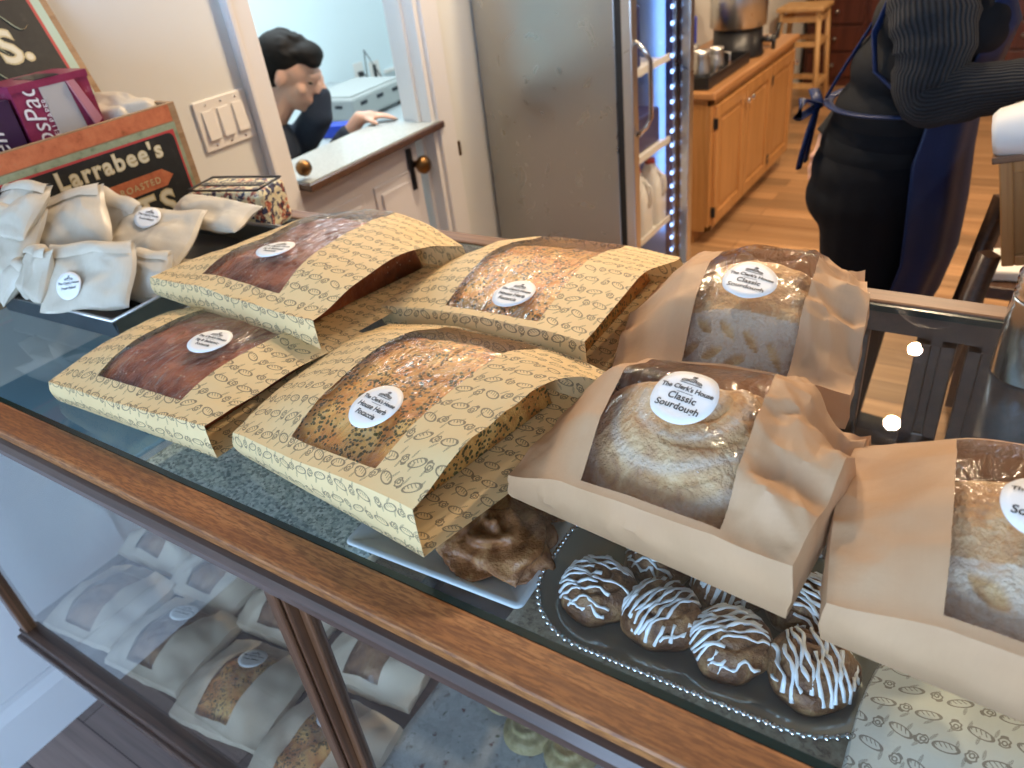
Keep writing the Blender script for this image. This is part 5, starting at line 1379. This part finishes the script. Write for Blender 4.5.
# man leaning over the half door from the side room
mb = B(); hc = at(290, 73, x=-2.16)
fw_ = Vector((.62, -.10, -.78)).normalized()
sh_ = hc + Vector((-.14, -.10, -.235)); 
cap(mb, sh_ + Vector((.0, .0, .02)), hc + Vector((-.02, -.01, -.05)), .055, .052)
Mm = head(mb, hc, (.80, .42, -.42), (0, 0, 1), 1.0)
cap(mb, sh_, sh_ + Vector((-.22, -.06, -.40)), .11, .12)
for s_ in (-1, 1):
    pv = sh_ + Vector((-.22, -.06+s_*.09, -.42)); cap(mb, pv, pv + Vector((.05, 0, -.28)), .085, .06) ; cap(mb, pv + Vector((.05, 0, -.28)), (pv.x+.02, pv.y, .07), .055, .04); cap(mb, (pv.x+.02, pv.y, .04), (pv.x+.15, pv.y, .035), .04, .03)
LH_ = at(386, 119, z=.997); lS = sh_ + Vector((.03, -.17, -.03)); lE = sh_ + Vector((.06, .02, -.20)) 
wr = LH_ + Vector((-.075, -.050, .014)); 
cap(mb, sh_+Vector((.0, -.16, -.03)), sh_+Vector((.0, .16, -.03)), .05, .05)
E1 = Vector((-2.22, 1.86, .74)); cap(mb, lS, E1, .045, .038); cap(mb, E1, wr, .036, .024); hand(mb, wr, (.75, .65, .0), (.1, 0, -1), (.6, -.7, 0), s=.85, curl=.25)
rS = sh_ + Vector((.02, .17, -.03)); E2 = at(318, 116, x=-2.12); Wr = at(321, 90, x=-2.10); cap(mb, rS, E2, .045, .038); cap(mb, E2, Wr, .036, .024); hand(mb, Wr, (-.1, -.15, 1), (-.8, -.5, 0), (0, -.6, .1), s=.9, curl=.7)
man = fuse(mb, 'person', 'skin', None, .0065, 3); tag(man, 'person with short dark hair bent over the half door, head resting on one hand', 'person')
b = B(); cap(b, sh_ + Vector((0, 0, -.01)), sh_ + Vector((-.22, -.06, -.40)), .14, .145); cap(b, sh_+Vector((.0, -.17, -.03)), sh_+Vector((.0, .17, -.03)), .068, .068); cap(b, lS, E1, .062, .052); cap(b, E1, E1.lerp(wr, .80), .050, .036); cap(b, rS, E2, .062, .054); cap(b, E2, E2.lerp(Wr, .75), .052, .040)
fuse(b, 'dark_jacket', 'navy_sleeve', man, .008, 5)
b = B()
for s_ in (-1, 1): pv = sh_ + Vector((-.22, -.06+s_*.09, -.42)); cap(b, pv, pv + Vector((.05, 0, -.28)), .105, .08); cap(b, pv + Vector((.05, 0, -.28)), (pv.x+.02, pv.y, .09), .075, .055)
fuse(b, 'trousers', 'black_trousers', man, .01, 4)
for s_ in (-1, 1):
    pv = sh_ + Vector((-.22, -.06+s_*.09, -.42)); b = B(); cap(b, (pv.x+.0, pv.y, .045), (pv.x+.17, pv.y, .035), .048, .038); b.box(pv.x-.04, pv.x+.2, pv.y-.04, pv.y+.04, 0, .02); fuse(b, 'shoe', 'dark_rubber', man, .007, 3)
b = B()
def hel(x, y, z, rx, ry, rz, rot=(0, 0, 0)):
    bb = bmesh.new(); bmesh.ops.create_icosphere(bb, subdivisions=4, radius=1)
    b.merge(bb, Mm @ Matrix.Translation((x, y, z)) @ Euler(rot).to_matrix().to_4x4() @ Matrix.Diagonal((rx, ry, rz, 1)), smooth=True)
hel(0, -.030, .052, .086, .094, .078); hel(0, -.05, .01, .080, .075, .075); hel(0, .045, .085, .066, .055, .038); hel(.02, .075, .07, .04, .028, .022)
rs = random.Random(5)
for k in range(70):
    a = rs.uniform(0, 2*PI); e = rs.uniform(.1, 1.3); hel(.080*math.cos(a)*math.cos(e), -.02+.092*math.sin(a)*math.cos(e), .052+.074*math.sin(e), .010, .022, .008, (rs.uniform(-.5, .5), rs.uniform(-.5, .5), a))
fuse(b, 'hair', 'dark_hair', man, .006, 2)
for q in (-1, 1):
    b = B(); bb = bmesh.new(); bmesh.ops.create_icosphere(bb, subdivisions=2, radius=1); b.merge(bb, Mm @ Matrix.Translation((q*.03, .082, .002)) @ Matrix.Diagonal((.012, .008, .006, 1)), smooth=True); b.build('eye', 'dark_hair', man)

# ------------------------------------------------------------------ side room work counter and machines
CZ = .82
b = B(); b.box(-3.46, -2.22, 2.16, 3.3, CZ-.04, CZ); 
wcn = tag(b.build('work_counter', 'counter_speckle', bevel=.003), 'grey speckled work counter in the side room behind the half door', 'counter')
bx('counter_base', 'door_paint', (-3.45, -2.26, 2.20, 3.28, 0, CZ-.041), wcn)
c1 = at(357, 125, z=CZ+.001)
pr_ = empty('grey_machine', (c1.x, c1.y, CZ+.001), .12, 'grey boxy countertop machine with vent slots in the side room', 'machine')
b = B(); b.box(-.30, 0, 0, .44, .012, .112, bev=.012); b.box(-.28, -.02, .02, .42, .112, .118); b.build('housing', 'grey_appliance', pr_)
for k in range(3): bx('vent_slot', 'black_metal', (-.001, .002, .06+k*.13, .11+k*.13, .07, .086), pr_)
for k in range(3): bx('vent_slot', 'black_metal', (-.26+k*.08, -.22+k*.08, -.002, .001, .07, .083), pr_)
for (x, y) in ((-.27, .03), (-.03, .03), (-.27, .41), (-.03, .41)): bx('foot', 'dark_rubber', (x-.012, x+.012, y-.012, y+.012, 0, .013), pr_)
b = B(); b.box(-.05, .05, .0, .012, .0, .0); 
b = B(); b.box(-.06, .06, -.04, .04, 0, .05, bev=.004); b1 = at(338, 131, z=CZ+.02); tag(b.build('blue_box', 'blue_plastic', loc=(b1.x, b1.y, CZ+.001), rot=(0, 0, .4)), 'small bright blue box in front of the grey machine', 'box')
o1 = at(376, 72, x=-3.46); 
ot = empty('wall_outlet', (-3.469, o1.y, o1.z), 0, 'white outlet with a dark face on the blue side room wall', 'outlet')
bx('cover_plate', 'white_plastic', (0, .006, -.045, .045, -.065, .065), ot, .002); bx('socket_face', 'black_plastic', (.006, .009, -.018, .010, -.035, .045), ot)
o2 = at(360, 73, x=-3.46)
ot2 = empty('wall_outlet', (-3.469, o2.y, o2.z), 0, 'plain white outlet with a black plug, left of the dark faced one', 'outlet')
bx('cover_plate', 'white_plastic', (0, .006, -.04, .04, -.06, .06), ot2, .002); bx('plug', 'black_plastic', (.006, .03, -.014, .014, -.02, .008), ot2)
q1 = at(340, 92, x=-3.2)
b = B(); b.tube([(-3.44, o2.y, o2.z-.006), (-3.38, o2.y-.03, o2.z-.01), (-3.3, o2.y-.12, o2.z-.10), (-3.2, o2.y-.2, CZ+.16), (-3.1, o2.y-.2, CZ+.01)], .003, 8); tag(b.build('power_cord', 'dark_rubber'), 'black cord drooping from the plug in the side room', 'cord')
r1 = at(385, 72, x=-3.46); r2 = at(420, 74, x=-3.46)
b = B(); b.box(-3.469, -3.45, r1.y, r2.y+.3, r1.z-.008, r1.z+.012); tag(b.build('cable_channel', 'white_plastic'), 'white cable channel running right from the dark faced outlet', 'cable channel')
